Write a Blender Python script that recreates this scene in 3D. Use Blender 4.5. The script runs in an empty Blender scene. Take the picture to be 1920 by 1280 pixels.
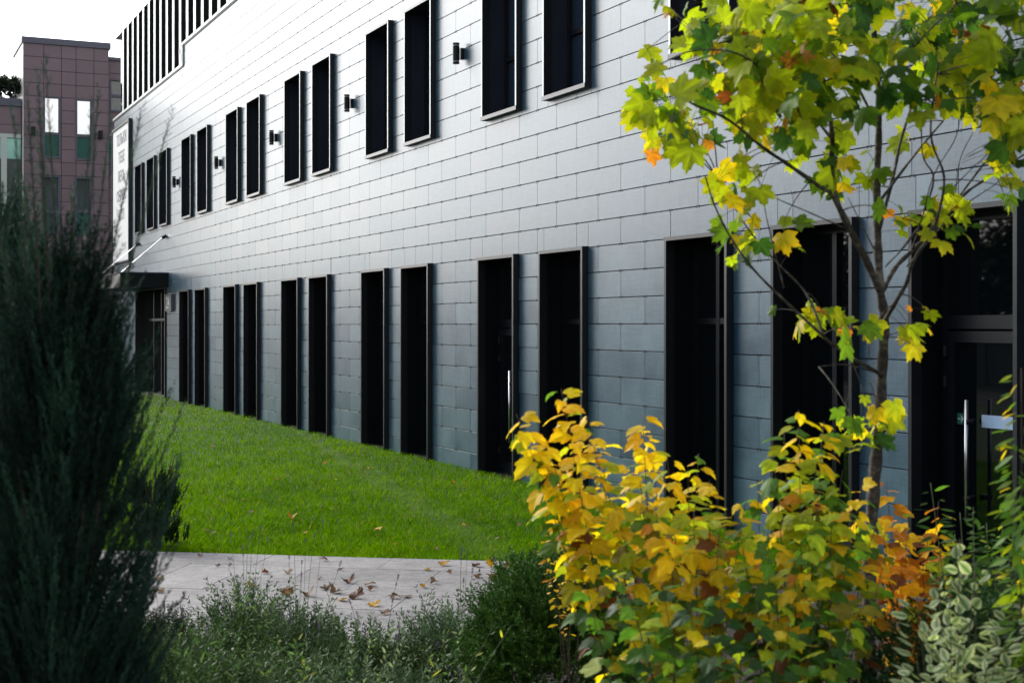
import bpy, math, random
import numpy as np
from mathutils import Vector, Matrix
random.seed(7); rng = np.random.default_rng(7)
R = math.radians
sc = bpy.context.scene
COL = sc.collection

# ------------------------------------------------------------------ camera, sky, sun, exposure
F = 2667.0; HOR = 610.0; CAMZ = 2.25          # focal length in px of a 1920 px frame, horizon row, eye height
cam_d = bpy.data.cameras.new('camera'); cam = bpy.data.objects.new('camera', cam_d); COL.objects.link(cam)
cam.location = (0, 0, CAMZ); cam.rotation_euler = (R(90), 0, 0)
cam_d.lens = 50.0; cam_d.sensor_width = 36.0; cam_d.shift_y = -(640 - HOR) / 1920.0
cam_d.clip_start = 0.1; cam_d.clip_end = 2000
cam_d.dof.use_dof = True; cam_d.dof.focus_distance = 19.0; cam_d.dof.aperture_fstop = 5.6
sc.camera = cam

SUN_AZ, SUN_EL = 44.0, 26.0                    # degrees left of the view axis, above the horizon
w = bpy.data.worlds.new('World'); sc.world = w; w.use_nodes = True
nt = w.node_tree; bg = nt.nodes['Background']
sky = nt.nodes.new('ShaderNodeTexSky'); sky.sky_type = 'NISHITA'; sky.sun_disc = False
sky.sun_elevation = R(SUN_EL); sky.sun_rotation = R(-SUN_AZ)
sky.air_density = 1.0; sky.dust_density = 1.5; sky.ozone_density = 1.0
hs = nt.nodes.new('ShaderNodeHueSaturation'); hs.inputs['Saturation'].default_value = 0.45
mx = nt.nodes.new('ShaderNodeMix'); mx.data_type = 'RGBA'; mx.inputs[0].default_value = 0.45   # thin veil of high cloud
# the veil is brightest on the side of the hidden sun and down to the horizon there
tcw = nt.nodes.new('ShaderNodeTexCoord'); dt = nt.nodes.new('ShaderNodeVectorMath'); dt.operation = 'DOT_PRODUCT'
dt.inputs[1].default_value = (-math.sin(R(40)) * math.cos(R(27)), math.cos(R(40)) * math.cos(R(27)), math.sin(R(27)))
nt.links.new(tcw.outputs['Generated'], dt.inputs[0])
def wm(op, a, b):
    n = nt.nodes.new('ShaderNodeMath'); n.operation = op
    for i, x in enumerate((a, b)):
        if hasattr(x, 'is_output'): nt.links.new(x, n.inputs[i])
        else: n.inputs[i].default_value = x
    return n.outputs[0]
lob = wm('POWER', wm('MAXIMUM', dt.outputs['Value'], 0.0), 7.0)
gain = wm('ADD', wm('MULTIPLY', lob, 4.5), 0.52)
vc = nt.nodes.new('ShaderNodeVectorMath'); vc.operation = 'SCALE'; vc.inputs[0].default_value = (12.6, 12.9, 13.4); nt.links.new(gain, vc.inputs[3])
nt.links.new(vc.outputs[0], mx.inputs[7])
nt.links.new(sky.outputs[0], hs.inputs['Color']); nt.links.new(hs.outputs[0], mx.inputs[6]); nt.links.new(mx.outputs[2], bg.inputs[0])
bg.inputs[1].default_value = 0.10
sl = bpy.data.lights.new('sun', 'SUN'); sun = bpy.data.objects.new('sun', sl); COL.objects.link(sun)
sl.energy = 1.5; sl.angle = R(10); sl.color = (1, .95, .86)
sd = Vector((-math.sin(R(SUN_AZ)) * math.cos(R(SUN_EL)), math.cos(R(SUN_AZ)) * math.cos(R(SUN_EL)), math.sin(R(SUN_EL))))
sun.rotation_euler = sd.to_track_quat('Z', 'Y').to_euler()
vs = sc.view_settings; vs.view_transform = 'Standard'; vs.look = 'None'; vs.gamma = 1; vs.exposure = 0.75
sc.cycles.max_bounces = 6; sc.cycles.transparent_max_bounces = 6
try:
    sc.cycles.use_denoising = True
except Exception: pass

# ------------------------------------------------------------------ helpers
def tag(o, label=None, cat=None, group=None, kind=None):
    if label: o['label'] = label
    if cat: o['category'] = cat
    if group: o['group'] = group
    if kind: o['kind'] = kind
    return o
def empty(name, loc, rz=0.0, parent=None):
    o = bpy.data.objects.new(name, None); COL.objects.link(o); o.location = loc; o.rotation_euler = (0, 0, rz)
    o.empty_display_size = .2
    if parent: o.parent = parent
    return o
def copy_tree(o, parent=None):
    c = o.copy(); COL.objects.link(c); c.parent = parent
    for ch in list(o.children): copy_tree(ch, c)
    return c
def P(px, py, Y):                                   # point on the ray of a photo pixel at distance Y
    return Vector(((px - 960) / F * Y, Y, CAMZ + (HOR - py) / F * Y))

class MB:
    def __init__(s, off=(0, 0, 0)):
        s.v = []; s.f = []; s.m = []; s.c = []; s.off = Vector(off)
    def add(s, vs, fs, mat=0, col=(1, 1, 1)):
        b = len(s.v); s.v.extend([tuple(x) for x in vs]); s.f.extend([tuple(i + b for i in f) for f in fs]); s.m.extend([mat] * len(fs))
        if len(col) and hasattr(col[0], '__len__'): s.c.extend([tuple(q[:3]) for q in col])
        else: s.c.extend([tuple(col[:3])] * len(vs))
    def box(s, a, b, mat=0, col=(1, 1, 1)):
        x0, y0, z0 = a; x1, y1, z1 = b
        s.add([(x0, y0, z0), (x1, y0, z0), (x1, y1, z0), (x0, y1, z0), (x0, y0, z1), (x1, y0, z1), (x1, y1, z1), (x0, y1, z1)],
              [(0, 3, 2, 1), (4, 5, 6, 7), (0, 1, 5, 4), (1, 2, 6, 5), (2, 3, 7, 6), (3, 0, 4, 7)], mat, col)
    def tube(s, pts, rad, n=8, mat=0, col=(1, 1, 1), caps=True):
        pts = [Vector(p) for p in pts]; k = len(pts)
        if not hasattr(rad, '__len__'): rad = [rad] * k
        vs = []; ref = None
        for i, p in enumerate(pts):
            t = (pts[min(i + 1, k - 1)] - pts[max(i - 1, 0)]).normalized()
            if ref is None:
                ref = t.orthogonal().normalized()
            ref = (ref - t * ref.dot(t)).normalized(); bi = t.cross(ref)
            for j in range(n):
                a = 2 * math.pi * j / n
                vs.append(p + (ref * math.cos(a) + bi * math.sin(a)) * rad[i])
        fs = [(i * n + j, i * n + (j + 1) % n, (i + 1) * n + (j + 1) % n, (i + 1) * n + j) for i in range(k - 1) for j in range(n)]
        if caps: fs += [tuple(reversed(range(n))), tuple(range((k - 1) * n, k * n))]
        s.add(vs, fs, mat, col)
    def build(s, name, mats, parent=None, smooth=False, loc=None, rz=0.0):
        return mesh_obj(name, np.array(s.v, dtype=np.float32).reshape(-1, 3), s.f, mats, parent, smooth, loc, rz, s.m, np.array(s.c, dtype=np.float32))

def mesh_obj(name, v, f, mats, parent=None, smooth=False, loc=None, rz=0.0, fm=None, col=None):
    me = bpy.data.meshes.new(name)
    if not isinstance(mats, (list, tuple)): mats = [mats]
    if isinstance(f, np.ndarray):
        nf, k = f.shape
        me.vertices.add(len(v)); me.vertices.foreach_set('co', np.ascontiguousarray(v, dtype=np.float32).ravel())
        me.loops.add(nf * k); me.loops.foreach_set('vertex_index', f.astype(np.int32).ravel())
        me.polygons.add(nf); me.polygons.foreach_set('loop_start', np.arange(0, nf * k, k, dtype=np.int32))
        me.polygons.foreach_set('loop_total', np.full(nf, k, dtype=np.int32))
        me.update(calc_edges=True)
    else:
        me.from_pydata([tuple(map(float, q)) for q in v], [], f); me.update()
    for m in mats: me.materials.append(m)
    if fm is not None and len(mats) > 1: me.polygons.foreach_set('material_index', np.array(fm, dtype=np.int32))
    if col is not None:
        a = me.attributes.new('Col', 'FLOAT_COLOR', 'POINT')
        c4 = np.ones((len(v), 4), dtype=np.float32); c4[:, :3] = col
        a.data.foreach_set('color', c4.ravel())
    if smooth: me.polygons.foreach_set('use_smooth', np.ones(len(me.polygons), dtype=bool))
    o = bpy.data.objects.new(name, me); COL.objects.link(o)
    if parent: o.parent = parent
    if loc is not None: o.location = loc
    o.rotation_euler = (0, 0, rz)
    return o

# ------------------------------------------------------------------ materials
def newmat(name):
    m = bpy.data.materials.new(name); m.use_nodes = True
    return m, m.node_tree, m.node_tree.nodes['Principled BSDF']
def noise(nt, scale, detail=4, rough=.6, vec=None):
    n = nt.nodes.new('ShaderNodeTexNoise'); n.inputs['Scale'].default_value = scale; n.inputs['Detail'].default_value = detail; n.inputs['Roughness'].default_value = rough
    if vec is not None: nt.links.new(vec, n.inputs['Vector'])
    return n
def objcoord(nt, scale=(1, 1, 1)):
    tc = nt.nodes.new('ShaderNodeTexCoord'); mp = nt.nodes.new('ShaderNodeMapping'); mp.inputs['Scale'].default_value = scale
    nt.links.new(tc.outputs['Object'], mp.inputs['Vector']); return mp.outputs[0]
def ramp(nt, fac, stops):
    r = nt.nodes.new('ShaderNodeValToRGB'); cr = r.color_ramp
    while len(cr.elements) < len(stops): cr.elements.new(.5)
    for e, (p, c) in zip(cr.elements, stops): e.position = p; e.color = tuple(c) + (1,)
    nt.links.new(fac, r.inputs[0]); return r.outputs[0]
def math_n(nt, op, a, b=None, clamp=False):
    n = nt.nodes.new('ShaderNodeMath'); n.operation = op; n.use_clamp = clamp
    for i, x in enumerate((a, b)):
        if x is None: continue
        if hasattr(x, 'default_value') or hasattr(x, 'is_output'): nt.links.new(x, n.inputs[i])
        else: n.inputs[i].default_value = x
    return n.outputs[0]
def mixc(nt, fac, a, b, mode='MIX'):
    n = nt.nodes.new('ShaderNodeMix'); n.data_type = 'RGBA'; n.blend_type = mode
    for i, x in ((0, fac), (6, a), (7, b)):
        if hasattr(x, 'is_output'): nt.links.new(x, n.inputs[i])
        else: n.inputs[i].default_value = x if i == 0 else tuple(x) + (1,)
    return n.outputs[2]
def bump(nt, bs, h, strength=.3, dist=.01):
    b = nt.nodes.new('ShaderNodeBump'); b.inputs['Strength'].default_value = strength; b.inputs['Distance'].default_value = dist
    nt.links.new(h, b.inputs['Height']); nt.links.new(b.outputs[0], bs.inputs['Normal'])
def simple(name, col, rough=.5, metal=0.0, spec=.5, var=.12, scale=8, bmp=0.0):
    m, nt, bs = newmat(name)
    n = noise(nt, scale, 5, .6, objcoord(nt))
    c = mixc(nt, n.outputs[0], [x * (1 - var) for x in col], [x * (1 + var) for x in col])
    nt.links.new(c, bs.inputs['Base Color']); bs.inputs['Roughness'].default_value = rough; bs.inputs['Metallic'].default_value = metal
    bs.inputs['Specular IOR Level'].default_value = spec
    if bmp: bump(nt, bs, n.outputs[0], bmp)
    return m

# cladding: blue-grey through-coloured fibre cement panels with a satin face
def cladding_mat(name, cA, cB, r0=.30):
    m, nt, bs = newmat(name)
    geo = nt.nodes.new('ShaderNodeNewGeometry'); ri = geo.outputs['Random Per Island']
    v1 = objcoord(nt, (1, 1, 1)); v2 = objcoord(nt, (1.2, 1.2, 22)); v3 = objcoord(nt, (30, 30, 3))
    # shift the pattern per panel so it never runs across a joint
    def shifted(v):
        c = nt.nodes.new('ShaderNodeCombineXYZ'); s = math_n(nt, 'MULTIPLY', ri, 173.0); nt.links.new(s, c.inputs[0]); nt.links.new(s, c.inputs[1])
        a = nt.nodes.new('ShaderNodeVectorMath'); a.operation = 'ADD'; nt.links.new(v, a.inputs[0]); nt.links.new(c.outputs[0], a.inputs[1]); return a.outputs[0]
    n1 = noise(nt, 2.2, 5, .62, shifted(v1)); n2 = noise(nt, 3.0, 3, .6, shifted(v2)); n3 = noise(nt, 2.0, 3, .55, shifted(v3)); n4 = noise(nt, 90, 2, .5, v1)
    t = math_n(nt, 'ADD', math_n(nt, 'MULTIPLY', n1.outputs[0], .55), math_n(nt, 'MULTIPLY', n2.outputs[0], .3))
    t = math_n(nt, 'ADD', t, math_n(nt, 'MULTIPLY', n3.outputs[0], .30))
    t = math_n(nt, 'ADD', t, math_n(nt, 'MULTIPLY', n4.outputs[0], .12))
    t = math_n(nt, 'ADD', t, math_n(nt, 'MULTIPLY', math_n(nt, 'SUBTRACT', ri, .5), .20))
    c = ramp(nt, t, [(.46, cA), (.84, cB)])
    nt.links.new(c, bs.inputs['Base Color'])
    rr = math_n(nt, 'ADD', math_n(nt, 'MULTIPLY', n1.outputs[0], .10), r0 - .05)
    rr = math_n(nt, 'ADD', rr, math_n(nt, 'MULTIPLY', math_n(nt, 'SUBTRACT', ri, .5), .035))
    nt.links.new(rr, bs.inputs['Roughness']); bs.inputs['Specular IOR Level'].default_value = .85
    # slight warp and tilt of single panels
    bump(nt, bs, n4.outputs[0], .04, .002)
    return m
M = {}
M['clad'] = cladding_mat('fibre_cement_panel', (.010, .042, .080), (.066, .130, .178), .33)
M['clad_glare'] = cladding_mat('white_glare_panel', (.70, .70, .68), (.80, .80, .78))  # lightened cladding copy: sky and sun glare put into the base colour
M['backing'] = simple('dark_backing', (.012, .013, .015), .8)
M['clip'] = simple('clip_metal', (.06, .06, .065), .4, .6)
M['frame'] = simple('black_aluminium', (.010, .012, .016), .32, 0.0, .45, .2, 4)
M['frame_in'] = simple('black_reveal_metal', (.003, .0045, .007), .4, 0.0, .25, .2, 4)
M['rim_sheen'] = simple('rim_sky_sheen', (.24, .26, .27), .35, .6)  # sky reflection on the black rim fronts, put into a lighter colour
M['reveal_navy'] = simple('navy_reveal_metal', (.018, .024, .040), .32, 0.0, .5, .2, 4)
M['sash'] = simple('black_sash_metal', (.004, .006, .010), .35, 0.0, .35, .2, 4)
M['steel'] = simple('brushed_steel', (.62, .62, .64), .28, 1.0)
M['fin'] = simple('fin_sheen_pale_frame', (.50, .56, .53), .35, 0, .5, .05)  # fin fronts carry sky sheen as colour; curtain wall frame is simply pale
M['coping'] = simple('coping_metal', (.50, .53, .52), .35, .3)
def glass_mat(name, col, rough=.02, spec=.5, metal=0.0):
    m, nt, bs = newmat(name)
    bs.inputs['Base Color'].default_value = tuple(col) + (1,); bs.inputs['Roughness'].default_value = rough
    bs.inputs['Specular IOR Level'].default_value = spec; bs.inputs['Metallic'].default_value = metal
    n = noise(nt, 1.1, 2, .5, objcoord(nt)); bump(nt, bs, n.outputs[0], .03, .02)
    return m
M['glass'] = glass_mat('dark_glass', (.002, .004, .006))
M['glass_up'] = glass_mat('dark_blue_glass', (.016, .030, .058), .04)
M['glass_sky'] = glass_mat('coated_glass', (.62, .64, .67), .03, .5, 1.0)
M['glass_green'] = glass_mat('green_glass', (.07, .20, .17), .05, .6, .35)
M['glass_mint'] = glass_mat('mint_glass', (.33, .62, .54), .10, .5, .3)
M['glass_grey'] = glass_mat('grey_glass', (.10, .105, .11), .06, .6, .3)
M['sign_green'] = simple('green_sticker', (.01, .12, .08), .5)
M['white_paint'] = simple('white_print', (.72, .75, .78), .5, var=.03)
M['sticker'] = simple('pale_film', (.42, .58, .82), .35, var=.03)
M['banner'] = simple('banner_cloth', (.78, .78, .80), .7, var=.03)
M['text_grey'] = simple('banner_print', (.34, .34, .38), .7)
M['sign_dark'] = simple('sign_face', (.10, .095, .11), .5)
M['trim_dark'] = simple('dark_green_trim', (.012, .025, .024), .4)
M['lamp_body'] = simple('lamp_black', (.008, .010, .012), .5, 0.0, .25)
M['lamp_glass'] = simple('lamp_lens', (.25, .26, .26), .2)

def purple_mat():
    m, nt, bs = newmat('mauve_panel')
    geo = nt.nodes.new('ShaderNodeNewGeometry'); ri = geo.outputs['Random Per Island']
    n = noise(nt, 1.5, 5, .6, objcoord(nt))
    t = math_n(nt, 'ADD', math_n(nt, 'MULTIPLY', ri, .4), math_n(nt, 'MULTIPLY', n.outputs[0], .5))
    nt.links.new(ramp(nt, t, [(.1, (.165, .112, .135)), (.9, (.215, .148, .175))]), bs.inputs['Base Color'])
    bs.inputs['Roughness'].default_value = .55
    return m
M['mauve'] = purple_mat()
M['mauve_edge'] = simple('mauve_coping', (.09, .09, .13), .5)

def col_mat(name, rough=.5, trans=.4, spec=.3, nscale=30, tint=(1.0, 1.0, .6), gain=1.25):
    m, nt, bs = newmat(name)
    at = nt.nodes.new('ShaderNodeAttribute'); at.attribute_name = 'Col'
    n = noise(nt, nscale, 4, .65, objcoord(nt))
    f = math_n(nt, 'ADD', math_n(nt, 'MULTIPLY', n.outputs[0], .7), .65)
    c = nt.nodes.new('ShaderNodeVectorMath'); c.operation = 'SCALE'; nt.links.new(at.outputs['Color'], c.inputs[0]); nt.links.new(f, c.inputs[3])
    nt.links.new(c.outputs[0], bs.inputs['Base Color']); bs.inputs['Roughness'].default_value = rough; bs.inputs['Specular IOR Level'].default_value = spec
    if trans > 0:
        tr = nt.nodes.new('ShaderNodeBsdfTranslucent')
        g = nt.nodes.new('ShaderNodeVectorMath'); g.operation = 'MULTIPLY'; nt.links.new(c.outputs[0], g.inputs[0]); g.inputs[1].default_value = tuple(gain * x for x in tint)
        nt.links.new(g.outputs[0], tr.inputs['Color'])
        ms = nt.nodes.new('ShaderNodeMixShader'); ms.inputs[0].default_value = trans
        nt.links.new(bs.outputs[0], ms.inputs[1]); nt.links.new(tr.outputs[0], ms.inputs[2])
        nt.links.new(ms.outputs[0], nt.nodes['Material Output'].inputs['Surface'])
    return m
M['leaf'] = col_mat('autumn_leaf', .5, .55, .25, gain=1.35)
M['needle'] = col_mat('needle', .65, .06, .15, 6, (1, 1, .8), 1.0)
M['grass'] = col_mat('grass_blade', .8, .5, .0, 1.2, (1, 1, .3), 1.35)
M['dryleaf'] = col_mat('dry_leaf', .6, .2, .25, 60, (1, .9, .7), 1.0)

def bark_mat():
    m, nt, bs = newmat('bark')
    v = objcoord(nt, (1, 1, 1.6)); n = noise(nt, 34, 6, .7, v); n2 = noise(nt, 7, 4, .6, objcoord(nt, (1, 1, .5)))
    t = math_n(nt, 'ADD', math_n(nt, 'MULTIPLY', n.outputs[0], .6), math_n(nt, 'MULTIPLY', n2.outputs[0], .4))
    nt.links.new(ramp(nt, t, [(.40, (.012, .009, .008)), (.52, (.05, .04, .034)), (.62, (.17, .15, .135))]), bs.inputs['Base Color'])
    bs.inputs['Roughness'].default_value = .85; bump(nt, bs, n.outputs[0], .6, .006)
    return m
M['bark'] = bark_mat()
M['twig'] = simple('twig_bark', (.055, .032, .022), .7)
M['stem_green'] = simple('green_stem', (.10, .13, .05), .6)

def soil_mat(name, a, b, sc_=30):
    m, nt, bs = newmat(name); n = noise(nt, sc_, 8, .7, objcoord(nt))
    nt.links.new(ramp(nt, n.outputs[0], [(.3, a), (.7, b)]), bs.inputs['Base Color']); bs.inputs['Roughness'].default_value = .95
    bump(nt, bs, n.outputs[0], .8, .03); return m
M['ground'] = soil_mat('ground_earth', (.035, .05, .02), (.07, .09, .035), 3)
M['lawnbase'] = soil_mat('lawn_soil', (.02, .045, .006), (.04, .085, .01), 14)
M['soil'] = soil_mat('bed_mulch', (.012, .009, .006), (.045, .032, .022), 40)
M['asphalt'] = soil_mat('asphalt', (.04, .04, .042), (.065, .065, .067), 80)
def stone_mat():
    m, nt, bs = newmat('pale_stone')
    geo = nt.nodes.new('ShaderNodeNewGeometry'); ri = geo.outputs['Random Per Island']
    n1 = noise(nt, 9, 8, .75, objcoord(nt, (1, 1.6, 1))); n2 = noise(nt, 45, 5, .7, objcoord(nt)); n3 = noise(nt, 1.2, 3, .5, objcoord(nt))
    t = math_n(nt, 'ADD', math_n(nt, 'MULTIPLY', n1.outputs[0], .5), math_n(nt, 'MULTIPLY', n2.outputs[0], .35))
    t = math_n(nt, 'ADD', t, math_n(nt, 'MULTIPLY', n3.outputs[0], .2))
    t = math_n(nt, 'ADD', t, math_n(nt, 'MULTIPLY', math_n(nt, 'SUBTRACT', ri, .5), .07))
    nt.links.new(ramp(nt, t, [(.36, (.085, .08, .082)), (.5, (.20, .190, .192)), (.66, (.33, .315, .315))]), bs.inputs['Base Color'])
    bs.inputs['Roughness'].default_value = .7; bump(nt, bs, n1.outputs[0], .35, .006); return m
M['stone'] = stone_mat()
M['concrete'] = simple('pale_concrete', (.16, .165, .165), .85, var=.25, scale=2)

# ------------------------------------------------------------------ setting: ground, lawn, paving, bed, road
TH = math.atan(1225 / F); CT, ST = math.cos(TH), math.sin(TH); A0 = 9.514; TT = math.tan(TH)
FRZ = math.atan2(-CT, ST)                             # facade frame: x towards the viewer, y into the building
def FW(x, y, z): return Vector((A0 + x * ST + y * CT, -x * CT + y * ST, z))
def sheet(name, pts, z, mat, label=None):
    b = MB(); b.add([(p[0], p[1], z) for p in pts], [tuple(range(len(pts)))]); o = b.build(name, mat); tag(o, label, None, None, 'structure'); return o
sheet('ground', [(-400, -100), (400, -100), (400, 700), (-400, 700)], -.008, M['ground'])
# the lawn meets the facade; its near edge runs along the paving
EDGE = [(-6.2, 14.32), (-3.45, 13.86), (.15, 13.25), (3.9, 12.62), (6.5, 12.2)]
def edgeY(x): return 13.86 - (x + 3.45) * .1694
lawn_pts = [(-24, 17.3), (-6.2, edgeY(-6.2)), (4.0, edgeY(4.0)), tuple(FW(-11.0, 0, 0)[:2]), tuple(FW(-47.9, 0, 0)[:2]), (-24, 45)]
lb = MB(); fa = [Vector((x, edgeY(x), 0)) for x in (-24, -16, -9, -3, 1, 4)]
fb = [FW(x, 0, 0) for x in (-60, -47.9, -38, -27, -17, -11)]
for i in range(5): lb.add([fa[i], fa[i + 1], fb[i + 1], fb[i]], [(0, 1, 2, 3)])
tag(lb.build('lawn', M['lawnbase']), None, None, None, 'structure')
sheet('garden_soil', [(-8, 1.5), (8, 1.5), (8, 9.6), (-8, 11.3)], 0.006, M['soil'])
sheet('soil_strip', [(.75, 10.2), (5.3, 9.4), tuple(FW(-12.3, -.2, 0)[:2]), (1.3, 13.1)], 0.010, M['soil'])
b = MB()
ux = Vector((.9859, -.167)); uy = Vector((.167, .9859)); o0 = Vector((-3.45, 13.86))
b.add([tuple(o0 + ux * -3.0) + (.012,), tuple(o0 + ux * -3.0 - uy * 3.62) + (.012,), tuple(o0 + ux * 4.1 - uy * 3.62) + (.012,), tuple(o0 + ux * 4.1) + (.012,)], [(0, 1, 2, 3)], 1)
tw, td = 1.18, .6
for i in range(-3, 6):
    for j in range(6):
        sh = (j % 2) * .59
        x0 = i * tw + sh; y1 = -j * td
        g = .003
        q = [(x0 + g, y1 - td + g), (x0 + tw - g, y1 - td + g), (x0 + tw - g, y1 - g), (x0 + g, y1 - g)]
        q = [(max(-3.0, min(4.1, a)), c) for a, c in q]
        if q[1][0] - q[0][0] < .05: continue
        dz = random.uniform(-.0012, .0012)
        pts = [o0 + ux * a + uy * c for a, c in q]
        vs = [(p[0], p[1], .0125) for p in pts] + [(p[0], p[1], .05 + dz) for p in pts]
        b.add(vs, [(4, 5, 6, 7), (0, 1, 5, 4), (1, 2, 6, 5), (2, 3, 7, 6), (3, 0, 4, 7)], 0)
tag(b.build('paving', [M['stone'], M['soil']]), None, None, None, 'structure')
# street on the far side, mirrored in the facade and the door glass
b = MB(); b.add([FW(-90, -27, .004), FW(30, -27, .004), FW(30, -19.5, .004), FW(-90, -19.5, .004)], [(0, 1, 2, 3)])
tag(b.build('road', M['asphalt']), None, None, None, 'structure')
b = MB()
for k in range(-90, 30, 6): b.add([FW(k, -23.3, .009), FW(k + 3, -23.3, .009), FW(k + 3, -23.15, .009), FW(k, -23.15, .009)], [(0, 1, 2, 3)])
tag(b.build('road_marking', M['white_paint']), None, None, None, 'structure')

# ------------------------------------------------------------------ main building
B = empty('panelled_building', (A0, 0, 0), FRZ)
tag(B, 'long blue-grey panelled building with paired tall black windows, filling most of the view', 'building')
XF, XN = -58.25, -5.0                                   # far and near end of the facade
Z_C1, Z_C2, Z_V, XSTEP = 9.85, 10.45, 12.88, -45.8
UP_Y = [47.43, 45.45, 43.52, 40.42, 38.5, 35.40, 33.45, 30.38, 28.45, 25.33, 23.45, 20.40, 18.47, 15.42, 13.49, 10.45]
UW, UZ0, UZ1 = 1.27, 5.35, 7.68
GR_Y = [40.68, 38.75, 35.62, 33.69, 30.58, 28.64, 25.53, 23.58, 20.50, 18.55, 15.47, 13.525, 11.60]
GW, GZ1 = 1.32, 3.28
openings = []
for y in UP_Y: r = -y / CT; openings.append((r - UW, r, UZ0, UZ1))
for y in GR_Y: r = -y / CT; openings.append((r - GW, r, -.1, GZ1))
openings.append((-53.6, -48.45, -.1, 3.4))
def subtract(rects, h):
    out = []
    for (a, b_, c, d) in rects:
        A, B_, C_, D = h
        if b_ <= A or a >= B_ or d <= C_ or c >= D: out.append((a, b_, c, d)); continue
        if a < A: out.append((a, A, c, d))
        if b_ > B_: out.append((B_, b_, c, d))
        a2, b2 = max(a, A), min(b_, B_)
        if c < C_: out.append((a2, b2, c, C_))
        if d > D: out.append((a2, b2, D, d))
    return out
mb = MB(); g = .0045; PH = .3325; Z0 = CAMZ + .019
def panel(a, b_, c, d):
    # thin panel with a tiny chamfer so the edge catches light
    y0, e = 0.0, .0012
    a, b_, c, d = a + .003, b_ - .003, c + .0055, d - .0055
    if b_ - a < .02 or d - c < .02: return
    t = 0.0
    vs = [(a, .02, c), (b_, .02, c), (b_, .02, d), (a, .02, d), (a, e, c), (b_, e, c), (b_, e, d), (a, e, d),
          (a + e, t, c + e), (b_ - e, t, c + e), (b_ - e, t, d - e), (a + e, t, d - e)]
    mb.add(vs, [(0, 1, 5, 4), (1, 2, 6, 5), (2, 3, 7, 6), (3, 0, 4, 7), (4, 5, 9, 8), (5, 6, 10, 9), (6, 7, 11, 10), (7, 4, 8, 11), (8, 9, 10, 11)], 0)
rowlines = []
for k in range(-7, 25):
    z0 = Z0 + k * PH; z1 = z0 + PH
    off = (-.94 if k % 2 == 0 else -.34)
    n0 = int(math.floor((XF - off) / 1.2)); n1 = int(math.ceil((XN - off) / 1.2))
    for n in range(n0, n1):
        a, b_ = off + n * 1.2, off + (n + 1) * 1.2
        a, b_ = max(a, XF), min(b_, XN)
        if b_ - a < .05: continue
        rs = [(a, b_, max(z0, -.05), z1)]
        top = Z_C1 if b_ <= XSTEP + .3 else Z_C2
        rs = [(p, q, r_, min(s_, top)) for p, q, r_, s_ in rs if r_ < top - .03]
        for h in openings: rs = subtract(rs, h)
        for q in rs: panel(*q)
        # clips either side of every vertical joint, on the horizontal joint above and below
        if a > -42 and z0 > 0:
            for zz in (z0, z1):
                for dx in (-.028, .028):
                    X = a + dx
                    if zz < min(top, 9) and not any(h[0] - .02 < X < h[1] + .02 and h[2] - .02 < zz < h[3] + .02 for h in openings):
                        mb.box((X - .003, -.004, zz - .016), (X + .003, .004, zz + .016), 1)
mb.build('cladding', [M['clad'], M['clip']], B)
# backing wall with real openings, end wall and body
mb = MB()
rs = [(XF + .02, XN - .02, -.1, Z_C1 - .02)]
for h in openings: rs = subtract(rs, h)
for (a, b_, c, d) in rs: mb.add([(a, .021, c), (b_, .021, c), (b_, .021, d), (a, .021, d)], [(0, 1, 2, 3)])
mb.box((XF + .02, .47, -.1), (XN - .02, 14, 12.9)); mb.build('wall', M['backing'], B)
mb = MB(); mb.box((XF, .0, 0), (XF + .018, 14.05, Z_C1 - .01)); mb.build('end_wall', M['clad'], B)
mb = MB(); mb.box((XF - .02, .02, Z_V), (XN, 14.1, 18.5)); mb.build('upper_storey', M['clad_glare'], B)  # overexposed sky reflection is in the panel colour
mb = MB()
mb.box((XF - .06, -.05, Z_C1), (XSTEP, .22, Z_C1 + .07)); mb.box((XSTEP - .07, -.05, Z_C1 + .07), (XSTEP, .22, Z_C2 - .001)); mb.box((XSTEP - .07, -.05, Z_C2), (XN, .22, Z_C2 + .07))
mb.box((XF - .03, -.025, Z_C1 - .035), (XSTEP + .02, .015, Z_C1), 1)
mb.box((XSTEP + .001, -.025, Z_C2 - .035), (XN, .015, Z_C2), 1)
mb.build('coping', [M['coping'], M['trim_dark']], B)
mb = MB(); mb.box((XF + .0, .24, Z_C1 - .3), (XN, .46, Z_V - .003)); gb = mb.build('glazing_band', M['glass'], B)
x = -56.35; k = 0
fin0 = None
while x < -32:
    if fin0 is None:
        mb = MB(); mb.box((-.15, .004, 0), (.15, .238, Z_V - Z_C1 - .09), 1); mb.box((-.151, .0, 0), (.151, .0038, Z_V - Z_C1 - .09), 0); fin0 = mb.build('fin', [M['fin'], M['frame']], B, loc=(x, .0, Z_C1 + .075)); o = fin0  # dark fin; pale front sheet paints its grazing sky reflection
    else:
        o = fin0.copy(); COL.objects.link(o); o.parent = B; o.location.x = x
    if x > XSTEP - .1:
        o.location.z = Z_C2 + .075
        if k == 0:
            mb = MB(); mb.box((-.15, .004, 0), (.15, .238, Z_V - Z_C2 - .09), 1); mb.box((-.151, .0, 0), (.151, .0038, Z_V - Z_C2 - .09), 0); tmp = mb.build('fin_short', [M['fin'], M['frame']], B); k = tmp.data; bpy.data.objects.remove(tmp)  # same painted bright front on the shorter fins
        o.data = k; k.name = 'fin'
    x += 1.0

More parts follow.
